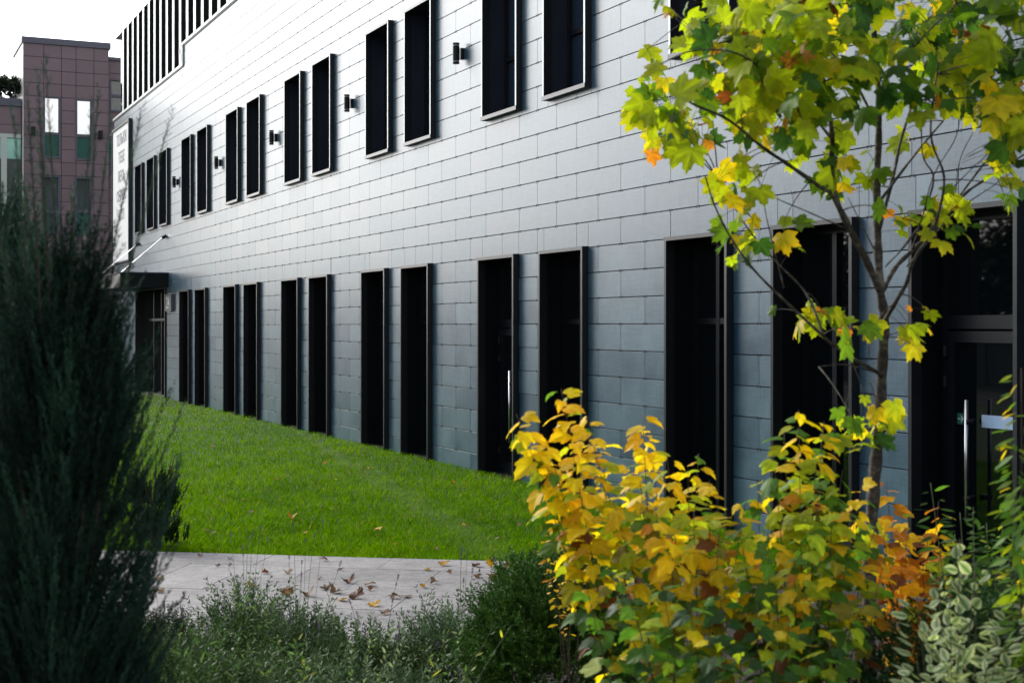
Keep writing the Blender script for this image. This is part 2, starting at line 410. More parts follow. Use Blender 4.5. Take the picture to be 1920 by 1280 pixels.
# windows -----------------------------------------------------------
def casing(w, z0, z1, p=.09, t=.045, dep=.32, bottom=True, sill=True):
    m = MB()
    def fr(a, c, mat): m.box(a, c, mat)
    zt = z1
    # projecting rim
    fr((0, -p, z0 + (t if bottom else 0)), (t, .03, zt - t), 0); fr((w - t, -p, z0 + (t if bottom else 0)), (w, .03, zt - t), 0)
    fr((-.002, -p - .002, zt - t), (w + .002, .03, zt), 0)
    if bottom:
        fr((.001, -p - .0035, z0 + t), (t - .001, -p - .0005, zt - t - .001), 2); fr((w - t + .001, -p - .0035, z0 + t), (w - .001, -p - .0005, zt - t - .001), 2)  # thin light strips paint the sky sheen on the rim fronts
    if bottom: fr((-.004, -p - .012, z0 - .012), (w + .004, .03, z0 + t), 0)
    # deep reveal
    fr((.004, .0305, z0), (t - .006, dep + .12, zt - .004), 1); fr((w - t + .006, .0305, z0), (w - .004, dep + .12, zt - .004), 1)
    fr((t - .0055, .0305, zt - t + .004), (w - t + .0055, dep + .12, zt - .004), 1)
    fr((t - .0055, .0305, z0 + .002), (w - t + .0055, dep + .12, z0 + t - .006), 1)
    return m
def sash(w, z0, z1, dep, mullions, transoms, t=.05, f=.06):
    m = MB(); a, c = t - .004, w - t + .004
    m.box((a, dep - .05, z0), (a + f, dep + .03, z1)); m.box((c - f, dep - .05, z0), (c, dep + .03, z1))
    m.box((a + f, dep - .05, z0), (c - f, dep + .03, z0 + f)); m.box((a + f, dep - .05, z1 - f), (c - f, dep + .03, z1))
    for xx in mullions: m.box((xx - .035, dep - .045, z0 + f), (xx + .035, dep + .03, z1 - f))
    xs = [a + f] + [q for q in mullions for _ in (0,)] + [c - f]
    edges = [a + f]
    for q in mullions: edges += [q - .035, q + .035]
    edges.append(c - f)
    for zz in transoms:
        for i in range(0, len(edges), 2): m.box((edges[i], dep - .04, zz - .035), (edges[i + 1], dep + .03, zz + .035))
    return m
def pane(w, z0, z1, dep, t=.05):
    m = MB(); m.box((t, dep + .0, z0 + .02), (w - t, dep + .02, z1 - .02)); return m
# upper window, at the origin, then copied
def make_upper():
    o = casing(UW, UZ0, UZ1).build('window', [M['frame'], M['reveal_navy'], M['rim_sheen']], B)
    sash(UW, UZ0 + .04, UZ1 - .042, .32, [.70], [UZ0 + .92]).build('sash', M['sash'], o)
    pane(UW, UZ0 + .04, UZ1 - .04, .32).build('pane', M['glass_up'], o)
    return o
u0 = make_upper()
for i, y in enumerate(UP_Y):
    o = u0 if i == 0 else copy_tree(u0, B)
    o.location = (-y / CT - UW, 0, 0)
def make_ground():
    o = casing(GW, 0.0, GZ1, bottom=False).build('tall_window', [M['frame'], M['frame_in']], B)
    sash(GW, .05, GZ1 - .042, .32, [.58], [2.30]).build('sash', M['sash'], o)
    pane(GW, .05, GZ1 - .04, .32).build('pane', M['glass'], o)
    return o
g0 = make_ground()
for i, y in enumerate(GR_Y):
    if y in (20.50, 11.60): continue
    o = g0 if i == 0 else copy_tree(g0, B)
    o.location = (-y / CT - GW, 0, 0)
# two doors
def make_door(y, hx, hz0, hz1, sticker):
    o = casing(GW, 0.0, GZ1, bottom=False).build('door_surround', [M['frame'], M['frame_in']], B)
    o.location = (-y / CT - GW, 0, 0)
    m = MB(); t = .05; a, c = t - .004, GW - t + .004; f = .07; dep = .31
    m.box((a, dep - .05, .03), (a + f, dep + .04, GZ1 - .043)); m.box((c - f, dep - .05, .03), (c, dep + .04, GZ1 - .043))
    m.box((a + f, dep - .05, 2.22), (c - f, dep + .04, 2.34)); m.box((a + f, dep - .05, GZ1 - .11), (c - f, dep + .04, GZ1 - .043))
    m.box((a + f + .012, dep - .06, .04), (a + f + .10, dep + .02, 2.20)); m.box((c - f - .10, dep - .06, .04), (c - f - .012, dep + .02, 2.20))
    m.box((a + f + .10, dep - .06, .04), (c - f - .10, dep + .02, .19)); m.box((a + f + .10, dep - .06, 2.10), (c - f - .10, dep + .02, 2.20))
    m.build('door_leaf', M['sash'], o)
    m = MB(); m.box((a + f + .09, dep - .022, .15), (c - f - .09, dep - .008, 2.13)); m.build('door_pane', M['glass'], o)
    m = MB(); m.box((a + f - .004, dep - .004, 2.33), (c - f + .004, dep + .012, GZ1 - .1)); m.build('transom_pane', M['glass'], o)
    m = MB(); yb = dep - .155; brk = [hz0 + .19, hz1 - .19]
    m.tube([(hx, yb, hz0), (hx, yb, hz1)], .0175, 14, 0)
    for zz in brk: m.box((hx - .02, yb - .012, zz - .022), (hx + .02, dep - .06, zz + .022), 1)
    m.build('handle', [M['steel'], M['frame']], o, True)
    for zz in (.35, 1.75, 2.02):
        m = MB(); m.tube([(a + f + .004, dep - .085, zz - .05), (a + f + .004, dep - .085, zz + .05)], .016, 10); m.box((a + f - .02, dep - .084, zz - .05), (a + f + .03, dep - .05, zz + .05))
        m.build('hinge', M['lamp_body'], o)
    if sticker:
        m = MB(); m.box((.52, dep - .026, 1.36), (GW - .17, dep - .0225, 1.47)); m.build('safety_sticker', M['sticker'], o)
        m = MB(); sx = .20; y_ = dep - .028
        m.box((sx, y_, 1.37), (sx + .125, y_ + .003, 1.47))
        m.box((sx + .025, y_ - .002, 1.416), (sx + .10, y_ - .0005, 1.423), 1)
        for sgn in (1, -1):
            m.add([(sx + .10, y_ - .0015, 1.4195), (sx + .07, y_ - .0015, 1.4195 + sgn * .030), (sx + .063, y_ - .0015, 1.4195 + sgn * .026), (sx + .09, y_ - .0015, 1.4195)], [(0, 1, 2, 3)], 1)
        m.build('arrow_sign', [M['sign_green'], M['white_paint']], o)
make_door(20.50, .66, .50, 1.58, False)
make_door(11.60, .47, .55, 1.60, True)
# entrance under the canopy
m = MB(); m.box((-53.6, .40, 0), (-48.45, .46, 3.4)); e = m.build('entrance_glazing', M['glass'], B)
m = MB()
for xx in (-53.56, -52.3, -51.0, -49.7, -48.5): m.box((xx - .04, .34, 0), (xx + .04, .398, 3.38))
m.box((-53.5, .342, 2.4), (-48.5, .396, 2.48)); m.build('mullions', M['frame'], e)
m = MB(); m.box((-48.5, -.05, 0), (-48.41, .398, 3.39)); m.build('entrance_reveal', M['frame'], B); m = MB(); m.box((-53.64, -.05, 0), (-53.55, .398, 3.39)); m.build('entrance_reveal', M['frame'], B)
m = MB(); m.box((-53.9, -1.45, 3.42), (-48.08, .0, 3.84)); m.box((-53.95, -1.5, 3.841), (-48.03, .0, 3.875), 1)
cn = m.build('entrance_canopy', [M['frame_in'], M['mauve_edge']], B)
for xx in (-48.45, -53.0):
    m = MB(); m.tube([(xx, -.10, 4.98), (xx, -1.35, 3.88)], .012, 8); m.tube([(xx, .0, 5.02), (xx, -.13, 4.96)], .055, 8, 1); m.build('tie_rod', [M['steel'], M['frame']], cn)

# house number sign
sg = empty('number_sign', FW(-48.1, 0, 2.68), FRZ)
tag(sg, 'dark box sign reading 24 on the wall beside the far entrance', 'sign')
m = MB(); m.box((0, -.10, 0), (.92, -.002, .52)); m.build('sign_box', M['sign_dark'], sg)
def text_mesh(txt, size, mat, parent, loc, name='lettering'):
    cu = bpy.data.curves.new(name, 'FONT'); cu.body = txt; cu.size = size; cu.extrude = .004; cu.align_x = 'CENTER'; cu.offset = size * .015
    t = bpy.data.objects.new(name, cu); COL.objects.link(t)
    bpy.context.view_layer.update()
    me = bpy.data.meshes.new_from_object(t.evaluated_get(bpy.context.evaluated_depsgraph_get())); bpy.data.objects.remove(t)
    me.materials.clear(); me.materials.append(mat)
    o = bpy.data.objects.new(name, me); COL.objects.link(o); o.parent = parent; o.location = loc; o.rotation_euler = (R(90), 0, 0); return o
text_mesh('24', .50, M['white_paint'], sg, (.46, -.106, .09))
# banner
bn = empty('wall_banner', FW(-58.1, 0, 4.5), FRZ)
tag(bn, 'tall white banner with grey lettering at the far end of the panelled facade', 'banner')
m = MB(); m.box((.06, -.085, .06), (3.50, -.06, 4.86)); m.build('cloth', M['banner'], bn)
m = MB(); m.box((3.50, -.12, 0), (3.60, -.002, 4.96)); m.box((0, -.12, 4.87), (3.499, -.002, 4.958)); m.box((0, -.12, 0), (.055, -.002, 4.869)); m.box((.056, -.12, 0), (3.499, -.002, .055)); m.build('banner_frame', M['trim_dark'], bn)
for tx, z in (('ТІЛЬКИ', 8.75), ('ТЕБЕ', 8.10), ('ВЕСЬ', 7.42), ('СЕРВІС', 6.72), ('ТУТ!', 6.02)):
    text_mesh(tx, .55, M['text_grey'], bn, (1.95, -.089, z - 4.5))

# wall lamps
def make_lamp():
    o = empty('wall_lamp', (0, 0, 0), FRZ)
    m = MB(); m.box((-.05, -.05, -.085), (.05, -.001, .085)); m.build('mount', M['lamp_body'], o)
    m = MB(); m.tube([(0, -.115, -.115), (0, -.115, .115)], .054, 20); m.build('body', M['lamp_body'], o)
    for s_ in (-1, 1):
        m = MB(); m.tube([(0, -.115, s_ * .116), (0, -.115, s_ * .136)], .045, 16); m.build('lens', M['lamp_glass'], o)
        m = MB(); m.tube([(0, -.115, s_ * .137), (0, -.115, s_ * .162)], .054, 20); m.build('cap', M['lamp_body'], o)
    return o
L0 = make_lamp()
lamp_lab = ['black cylinder wall lamp just right of the third small far window', 'black cylinder wall lamp between second and third window pairs from the far end',
            'black wall lamp between mid facade window pairs, third from the near end', 'black wall lamp left of the upper windows nearest picture top centre, second nearest',
            'nearest and largest black cylinder wall lamp on the upper facade', 'black wall lamp on the near facade behind the maple crown']
for i, y in enumerate([42.4, 37.4, 32.4, 27.4, 22.4]):
    o = L0 if i == 0 else copy_tree(L0)
    o.location = FW(-y / CT, 0, 6.52); tag(o, lamp_lab[i], 'wall lamp', 'wall lamps between the upper window pairs')

# ------------------------------------------------------------------ mauve building behind
PX0, PY0 = -.3435 * 65, 65.0; PRZ = math.atan2(ST, CT)
def pl(px, py, dy=0.0):
    u = (px - 960) / F; X0, Y0 = PX0 - dy * ST, PY0 + dy * CT
    x = (u * Y0 - X0) / (CT - u * ST); return x, CAMZ + (HOR - py) / F * (Y0 + x * ST)
pb = empty('mauve_building', (PX0, PY0, 0), PRZ)
tag(pb, 'mauve panelled block with narrow tall windows behind the junipers', 'building')
def pwindow(x0, x1, z0, z1, zm, up, low, dy=0.0, split=None):
    m = MB(); t = .07; yy = dy
    m.box((x0 - .03, yy - .03, z1 - .02), (x1 + .03, yy + .3, z1 + .06)); m.box((x0 - .03, yy - .05, z0 - .08), (x1 + .03, yy + .3, z0 + .02))
    m.box((x0 - .03, yy - .02, z0 + .02), (x0 + t, yy + .3, z1 - .02)); m.box((x1 - t, yy - .02, z0 + .02), (x1 + .03, yy + .3, z1 - .02))
    m.box((x0 + t, yy + .02, zm - .07), (x1 - t, yy + .3, zm + .07))
    o = m.build('window', M['mauve_edge'], pb)
    m = MB(); m.box((x0 + t, yy + .1, zm + .07), (x1 - t, yy + .13, z1 - .02)); m.build('pane', up, o)
    m = MB(); m.box((x0 + t, yy + .1, z0 + .02), (x1 - t, yy + .13, zm - .07)); m.build('pane', low, o)
    return (x0, x1, z0, z1)
holes = []
spec = [(81.5, 113, 182, 293, 250, 'glass_sky', 'glass_green'), (142, 172.5, 187, 297, 254, 'glass_sky', 'glass_green'),
        (81.5, 112, 331, 435, 396, 'glass_grey', 'glass_grey'), (141, 171.5, 334, 440, 396, 'glass_grey', 'glass_green'),
        (84, 111, 470, 575, 530, 'glass_grey', 'glass_grey'), (141, 171, 474, 580, 536, 'glass_grey', 'glass_grey')]
for a, b_, t_, bo, md, gu, gl in spec:
    x0, z1 = pl(a, t_); x1, _ = pl(b_, t_); _, z0 = pl(a, bo); _, zm = pl(a, md)
    holes.append(pwindow(x0, x1, z0, z1, zm, M[gu], M[gl]))
ztop = pl(44, 80)[1]; xr, _ = pl(204, 92)
m = MB(); gp = .012
nx = 5; cols = [0.0, pl(82, 200)[0], pl(115, 200)[0], pl(142.5, 200)[0], pl(176, 200)[0], xr]
z = ztop
while z > 0:
    z2 = z - .60
    for i in range(nx):
        rs = [(cols[i] + gp, cols[i + 1] - gp, z2 + gp, z - gp)]
        for h in holes: rs = subtract(rs, h)
        for a, b_, c, d in rs: m.box((a, 0, c), (b_, .03, d))
    z = z2
m.build('panels', M['mauve'], pb)
m = MB()
rs = [(0, xr, 0, ztop)]
for h in holes: rs = subtract(rs, h)
for (a, b_, c, d) in rs: m.add([(a, .031, c), (b_, .031, c), (b_, .031, d), (a, .031, d)], [(0, 1, 2, 3)])
m.box((.0, .14, 0), (xr, 4, ztop)); m.build('wall', M['backing'], pb)
m = MB(); m.box((-.03, -.02, 0), (-.001, 4, ztop)); m.build('side_wall', M['clad_glare'], pb)  # sunlit side: its glare is put into the white colour
m = MB(); m.box((-.08, -.08, ztop), (xr + .08, 4.1, ztop + .28)); m.build('roof_coping', M['mauve_edge'], pb)
# right recessed wing
xw0 = xr; xw1 = xr + 9; zt = pl(212, 114, .6)[1]
x0, z1 = pl(206, 150, .6); _, z0 = pl(206, 207, .6); hh = [(x0, x0 + 1.9, z0, z1)]
pwindow(x0, x0 + 1.9, z0, z1, z0 + .7, M['glass_grey'], M['glass_grey'], .6)
x2, z3 = pl(201.5, 260, .6); _, z2 = pl(202, 325, .6); x2 = max(x2, xr + .05); hh.append((x2, x2 + 1.6, z2, z3)); pwindow(x2, x2 + 1.6, z2, z3, z2 + .6, M['glass_green'], M['glass_sky'], .6)
m = MB(); z = zt
while z > 0:
    for i in range(6):
        rs = [(xw0 + i * 1.5 + gp, xw0 + (i + 1) * 1.5 - gp, z - .6 + gp, z - gp)]
        for h in hh: rs = subtract(rs, h)
        for a, b_, c, d in rs: m.box((a, .6, c), (b_, .63, d))
    z -= .6
m.build('wing_panels', M['mauve'], pb)
m = MB(); m.box((xw0 + .01, .74, 0), (xw1, 11, zt - .01)); m.build('wing_wall', M['backing'], pb)
m = MB(); m.box((xw0 + .085, .5, zt), (xw1, 11, zt + .15)); m.build('wing_coping', M['mauve_edge'], pb)
# left lower wing with curtain wall
_, zl = pl(20, 199, .3); _, zg = pl(20, 251, .3)
m = MB(); z = zl
while z > zg + .1:
    for i in range(2): m.box((-.06 - (i + 1) * 2.47 + gp, .3, max(z - .85, zg) + gp), (-.06 - i * 2.47 - gp, .33, z - gp))
    z -= .85
m.build('low_wing_panels', M['mauve'], pb)
m = MB(); m.box((-5, .5, 0), (-.06, 8, zl - .01)); m.build('low_wing_wall', M['backing'], pb)
m = MB(); m.box((-5.1, .2, zl), (-.05, 8.1, zl + .35)); m.build('low_wing_coping', M['mauve_edge'], pb)
m = MB()
xa = pl(7.5, 300, .3)[0]; xb = pl(36, 300, .3)[0]
for xx in (xa, xb + .25, xa - 2.0): m.box((xx - .12, .28, 0), (xx + .12, .48, zg))
m.box((-5, .282, zg - .18), (-.07, .478, zg)); cw = m.build('curtain_wall', M['fin'], pb)
_, zm = pl(20, 297, .3); _, zq = pl(20, 365, .3)
m = MB(); m.box((-5, .42, zm), (-.08, .45, zg - .19)); m.build('pane', M['glass_mint'], cw)
m = MB(); m.box((-5, .421, zq + .01), (-.08, .451, zm - .06)); m.build('pane', M['glass_grey'], cw)
m = MB(); m.box((-5, .422, 0), (-.08, .452, zq - .01)); m.build('pane', M['glass'], cw)
m = MB(); m.box((-5, .40, zm - .059), (-.08, .46, zm - .001)); m.build('transom', M['mauve_edge'], cw)
# roof railing on the low wing
rl = MB(); _, zr = pl(20, 163, 1.0)
for i in range(3): rl.box((-.3 - i * 2.0, 1.0, zl + .35), (-.26 - i * 2.0, 1.04, zr))
rl.box((-5, .99, zr), (-.2, 1.05, zr + .05)); rl.box((-5, 1.01, (zl + zr) / 2), (-.2, 1.03, (zl + zr) / 2 + .03)); rl.build('roof_railing', M['mauve_edge'], pb)
for i, (a, bb, lab) in enumerate([(61, 247, 'small dark lamp left of the upper mauve block windows'), (187.5, 254, 'small dark lamp right of the upper mauve block windows'), (58, 461, 'small dark lamp low on the mauve block')]):
    x_, z_ = pl(a, bb); m = MB(); m.tube([(0, -.17, -.2), (0, -.17, .2)], .10, 14); m.box((-.06, -.1, -.1), (.06, -.001, .1))
    wp = Matrix.Rotation(PRZ, 3, 'Z') @ Vector((x_, 0, 0)) + Vector((PX0, PY0, z_))
    o = m.build('facade_lamp', M['lamp_body'], None, loc=wp, rz=PRZ); tag(o, lab, 'wall lamp', 'lamps on the mauve block')

# ------------------------------------------------------------------ foliage builders
def polar(half, scale=1.0, base=.0):
    pts = [(math.sin(R(a)) * r_, math.cos(R(a)) * r_) for a, r_ in half]
    return [(x * scale, y * scale) for x, y in pts] + [(-x * scale, y * scale) for x, y in reversed(pts[1:] if half[0][0] == 0 else pts)]
MAPLE = [(0, 1.0), (7, .83), (14, .85), (20, .70), (27, .62), (33, .70), (38, .82), (43, .79), (50, .97), (57, .77), (64, .78), (72, .62), (82, .56), (90, .63), (102, .74), (114, .56), (130, .46), (150, .34), (172, .14)]
PHYSO = [(0, 1.0), (8, .84), (15, .80), (22, .66), (30, .60), (37, .68), (45, .66), (55, .56), (66, .50), (80, .43), (95, .40), (115, .36), (140, .26), (168, .10)]
class Leaf:
    def __init__(s, outline, vein=None, margin=None):
        o = np.array(outline); n = len(o)
        inner = o * .55
        s.p = np.vstack([[0, 0], inner, o]); s.n = n
        f = []
        for i in range(n):
            j = (i + 1) % n
            f.append((0, 1 + i, 1 + j)); f.append((1 + i, 1 + n + i, 1 + n + j)); f.append((1 + i, 1 + n + j, 1 + j))
        s.f = f
        s.r2 = (s.p ** 2).sum(1)
        ang = np.arctan2(s.p[:, 0], s.p[:, 1]); s.ang = ang
        s.vein = np.exp(-(np.minimum.reduce([abs(ang), abs(abs(ang) - R(50)), abs(abs(ang) - R(103))]) / R(9)) ** 2)
        s.edge = np.concatenate([[0], np.zeros(n) + .25, np.ones(n)])
def ovate(L=1.0, W=.28, n=7):
    h = []
    for i in range(n + 1):
        t = i / n; h.append((W * math.sin(math.pi * t ** .85) * (1 - .15 * t), t * L))
    return h[1:-1]
class Blade(Leaf):                                      # simple ovate leaf with a midrib row
    def __init__(s, W=.28):
        h = ovate(1, W); n = len(h); P_ = [(0, 0)] + [(0, y) for x, y in h] + [(x, y) for x, y in h] + [(-x, y) for x, y in h] + [(0, 1)]
        s.p = np.array(P_); f = []
        for sgn in (1, 2):
            o = 1 + n * sgn; 
            tri = [(0, o, 1)] + [(1 + i, o + i, o + i + 1) for i in range(n - 1)] + [(1 + i, o + i + 1, 2 + i) for i in range(n - 1)] + [(n, o + n - 1, len(P_) - 1)]
            if sgn == 2: tri = [t[::-1] for t in tri]
            f += tri
        s.f = f; s.r2 = s.p[:, 0] ** 2 * 5 + s.p[:, 1] ** 2 * .5; s.n = n
        s.vein = (abs(s.p[:, 0]) < 1e-6) * 1.0; s.edge = 1 - s.vein; s.ang = s.p[:, 0] * 3
LM, LP, LB, LBn = Leaf(polar(MAPLE)), Leaf(polar(PHYSO)), Blade(.27), Blade(.18)

def add_leaf(mb, L, pos, tip, nor, size, col, curl=.15, fold=.0, edge=None, wob=.05, vein=.25):
    t = Vector(tip).normalized(); n = Vector(nor); n = (n - t * n.dot(t))
    n = n.normalized() if n.length > 1e-4 else t.orthogonal().normalized()
    x = t.cross(n)
    X, Y = L.p[:, 0], L.p[:, 1]
    ph = random.uniform(0, 6.28)
    Z = -curl * L.r2 + fold * np.abs(X) + wob * np.sin(L.ang * 3.0 + ph) * L.r2 - .05 * L.vein * np.sqrt(L.r2)
    asym = random.uniform(.85, 1.12)
    V = np.array(pos)[None] + size * (np.outer(X * asym, x) + np.outer(Y, t) + np.outer(Z, n))
    c = np.array(col)[None] * (1 + vein * (L.vein[:, None] - .3))
    if edge is not None: c = c * (1 - L.edge[:, None]) + np.array(edge)[None] * L.edge[:, None]
    mb.add([tuple(q) for q in V], L.f, 0, [tuple(q) for q in c])
def jit(c, s=.12):
    k = random.uniform(1 - s, 1 + s); return tuple(max(0.0, x * k * random.uniform(1 - s * .3, 1 + s * .3)) for x in c)
def bez(a, b_, c, n):
    return [a * (1 - t) ** 2 + b_ * 2 * t * (1 - t) + c * t * t for t in [i / (n - 1) for i in range(n)]]

def sprays(base, dirs, Ls, M_=14, K=3, bl=(.03, .06), wd=.0022, ang=(25, 45), curve=.0, colA=(.02, .06, .045), colB=(.05, .12, .09), tipcol=None, start=.1, flat=False, tone=None):
    """feathery shoots: N stems with M_ nodes of K short branchlets, each a tapered quad"""
    N = len(base); s = np.linspace(start, 1, M_)[None, :, None]
    d = dirs / np.linalg.norm(dirs, axis=1, keepdims=True)
    p = base[:, None, :] + d[:, None, :] * Ls[:, None, None] * s
    p = p + np.array([0, 0, 1.0])[None, None] * (curve * Ls[:, None, None] * s ** 2)
    dd = np.repeat(d[:, None, :], M_, 1); dd = dd + np.array([0, 0, 1.0]) * (2 * curve * s); dd /= np.linalg.norm(dd, axis=2, keepdims=True)
    p = np.repeat(p[:, :, None, :], K, 2).reshape(-1, 3); dd = np.repeat(dd[:, :, None, :], K, 2).reshape(-1, 3)
    p = p + rng.normal(0, .002, p.shape)
    rnd = rng.normal(size=p.shape)
    if flat:
        pn = np.repeat(np.repeat(rng.normal(size=(N, 1, 3)), M_ * K, 1).reshape(-1, 3)[None], 1, 0)[0]
        pn /= np.linalg.norm(pn, axis=1, keepdims=True); rnd = rnd - pn * (rnd * pn).sum(1, keepdims=True) * .85
    rnd -= dd * (rnd * dd).sum(1, keepdims=True); rnd /= np.linalg.norm(rnd, axis=1, keepdims=True) + 1e-9
    a = np.radians(rng.uniform(ang[0], ang[1], len(p)))[:, None]
    bd = dd * np.cos(a) + rnd * np.sin(a)
    sv = np.tile(np.repeat(np.linspace(start, 1, M_), K), N)
    bl_ = (rng.uniform(bl[0], bl[1], len(p)) * (1.15 - .6 * sv))[:, None]
    sd_ = np.cross(bd, rng.normal(size=p.shape)); sd_ /= np.linalg.norm(sd_, axis=1, keepdims=True) + 1e-9
    q = p + bd * bl_; mid = p + bd * bl_ * .5
    V = np.stack([p - sd_ * wd * .6, p + sd_ * wd * .6, mid + sd_ * wd, q, mid - sd_ * wd], 1).reshape(-1, 3)
    n = len(p); Fq = (np.arange(n)[:, None] * 5 + np.arange(5)[None]).astype(np.int64)
    tn = rng.uniform(0, 1, N) if tone is None else tone * .85 + rng.uniform(0, .15, N)
    mixv = np.clip(np.repeat(tn, M_ * K)[:, None] * .8 + rng.uniform(0, .3, n)[:, None], 0, 1)
    C = np.array(colA)[None] * (1 - mixv) + np.array(colB)[None] * mixv
    if tipcol is not None: C = C * (1 - .7 * sv[:, None] ** 3) + np.array(tipcol)[None] * .7 * sv[:, None] ** 3
    return V, Fq, np.repeat(C, 5, 0)
def merge(parts):
    vs, fs, cs, o = [], [], [], 0
    for V, Fq, C in parts: vs.append(V); fs.append(Fq + o); cs.append(C); o += len(V)
    return np.vstack(vs), np.vstack(fs), np.vstack(cs)

# ------------------------------------------------------------------ junipers
def juniper(loc, h, prof, n, label, colA, colB, lead=14, group=None, spray_L=(.12, .30), wd=.0013, bl=(.016, .032), name='columnar_juniper', M_=22, K=4, out=.45, leadh=1.0):
    """prof: list of (height fraction, radius)"""
    t = empty(name, loc); tag(t, label, 'juniper', group)
    hs_, rs_ = zip(*prof)
    nb = max(24, n // 22); zi = rng.uniform(0.0, 1, nb); ai = rng.uniform(0, 2 * np.pi, nb); fi = rng.uniform(.3, 1.12, nb); ti = rng.uniform(0, 1, nb) ** 2.6
    bi = rng.integers(0, nb, n)
    z = np.clip(zi[bi] + rng.uniform(-.07, .07, n), 0.02, 1); rad = np.interp(z, hs_, rs_)
    fr = np.clip(fi[bi] + rng.normal(0, .09, n) + (z - zi[bi]) * 1.5, .1, 1.35); a = ai[bi] + rng.normal(0, .17, n)
    lump = 1 + .18 * np.sin(a * 3 + z * 9) + .12 * np.sin(a * 5 - z * 17)
    rr = rad * fr * lump
    base = np.stack([np.cos(a) * rr, np.sin(a) * rr, z * h], 1)
    dirs = np.stack([np.cos(a) * out, np.sin(a) * out, np.ones(n)], 1) + rng.normal(0, .13, (nb, 3))[bi] + rng.normal(0, .10, (n, 3))
    Ls = rng.uniform(spray_L[0], spray_L[1], n)
    parts = [sprays(base, dirs, Ls, M_, K, bl, wd, (12, 32), 0.05, colA, colB, tone=ti[bi])]
    # leading shoots at the top
    k = lead; a = rng.uniform(0, 2 * np.pi, k); rr = rng.uniform(.1, 1, k) * rs_[-2] * .9
    b0 = np.stack([np.cos(a) * rr, np.sin(a) * rr, h * rng.uniform(.78, .93, k)], 1)
    d0 = np.stack([np.cos(a) * .16, np.sin(a) * .16, np.ones(k)], 1) + rng.normal(0, .05, (k, 3))
    L0_ = (h * leadh * rng.uniform(.97, 1.13, k) - b0[:, 2])
    parts.append(sprays(b0, d0, L0_, 60, 4, (.02, .05), wd * .85, (20, 42), 0, colB, tuple(x * 1.3 for x in colB)))
    V, Fq, C = merge(parts); mesh_obj('foliage', V, Fq, M['needle'], t, False, None, 0, None, C)
    m = MB(); m.tube([(0, 0, 0), (0.01, 0, h * .5), (0, .01, h * .95)], [.035, .022, .004], 8)
    for i in range(26):
        aa = random.uniform(0, 6.28); zz = random.uniform(.05, .75) * h; r_ = float(np.interp(zz / h, hs_, rs_)) * .75
        m.tube([(0, 0, zz), (math.cos(aa) * r_ * .6, math.sin(aa) * r_ * .6, zz + .15), (math.cos(aa) * r_, math.sin(aa) * r_, zz + .55)], [.009, .006, .002], 5)
    for i in range(k): m.tube([b0[i], b0[i] + d0[i] / np.linalg.norm(d0[i]) * L0_[i] * .97], [.004, .0012], 4)
    m.build('stems', M['twig'], t)
    return t
JA, JB = (.003, .010, .008), (.046, .108, .075)
def gp(px, Y): return ((px - 960) / F * Y, Y, 0)
juniper(gp(112, 3.7), 2.25, [(0, .13), (.3, .155), (.55, .17), (.72, .16), (.85, .13), (.94, .08), (1, .03)], 5200,
        'large dark blue-green columnar juniper, nearest, filling the left of the view', JA, JB, lead=17, group='columnar junipers on the left', leadh=1.18)
juniper(gp(-25, 4.35), 2.44, [(0, .18), (.4, .2), (.75, .16), (.9, .1), (1, .03)], 1500,
        'second dark columnar juniper cut by the left edge of the view', JA, JB, lead=14, group='columnar junipers on the left')
juniper((-3.62, 14.35, 0), .62, [(0, .30), (.5, .36), (.9, .2), (1, .05)], 420, 'small dark low juniper between the lawn and paving corner',
        (.01, .03, .012), (.03, .07, .02), lead=6, spray_L=(.10, .24), wd=.004, bl=(.03, .07), name='creeping_juniper', M_=9)

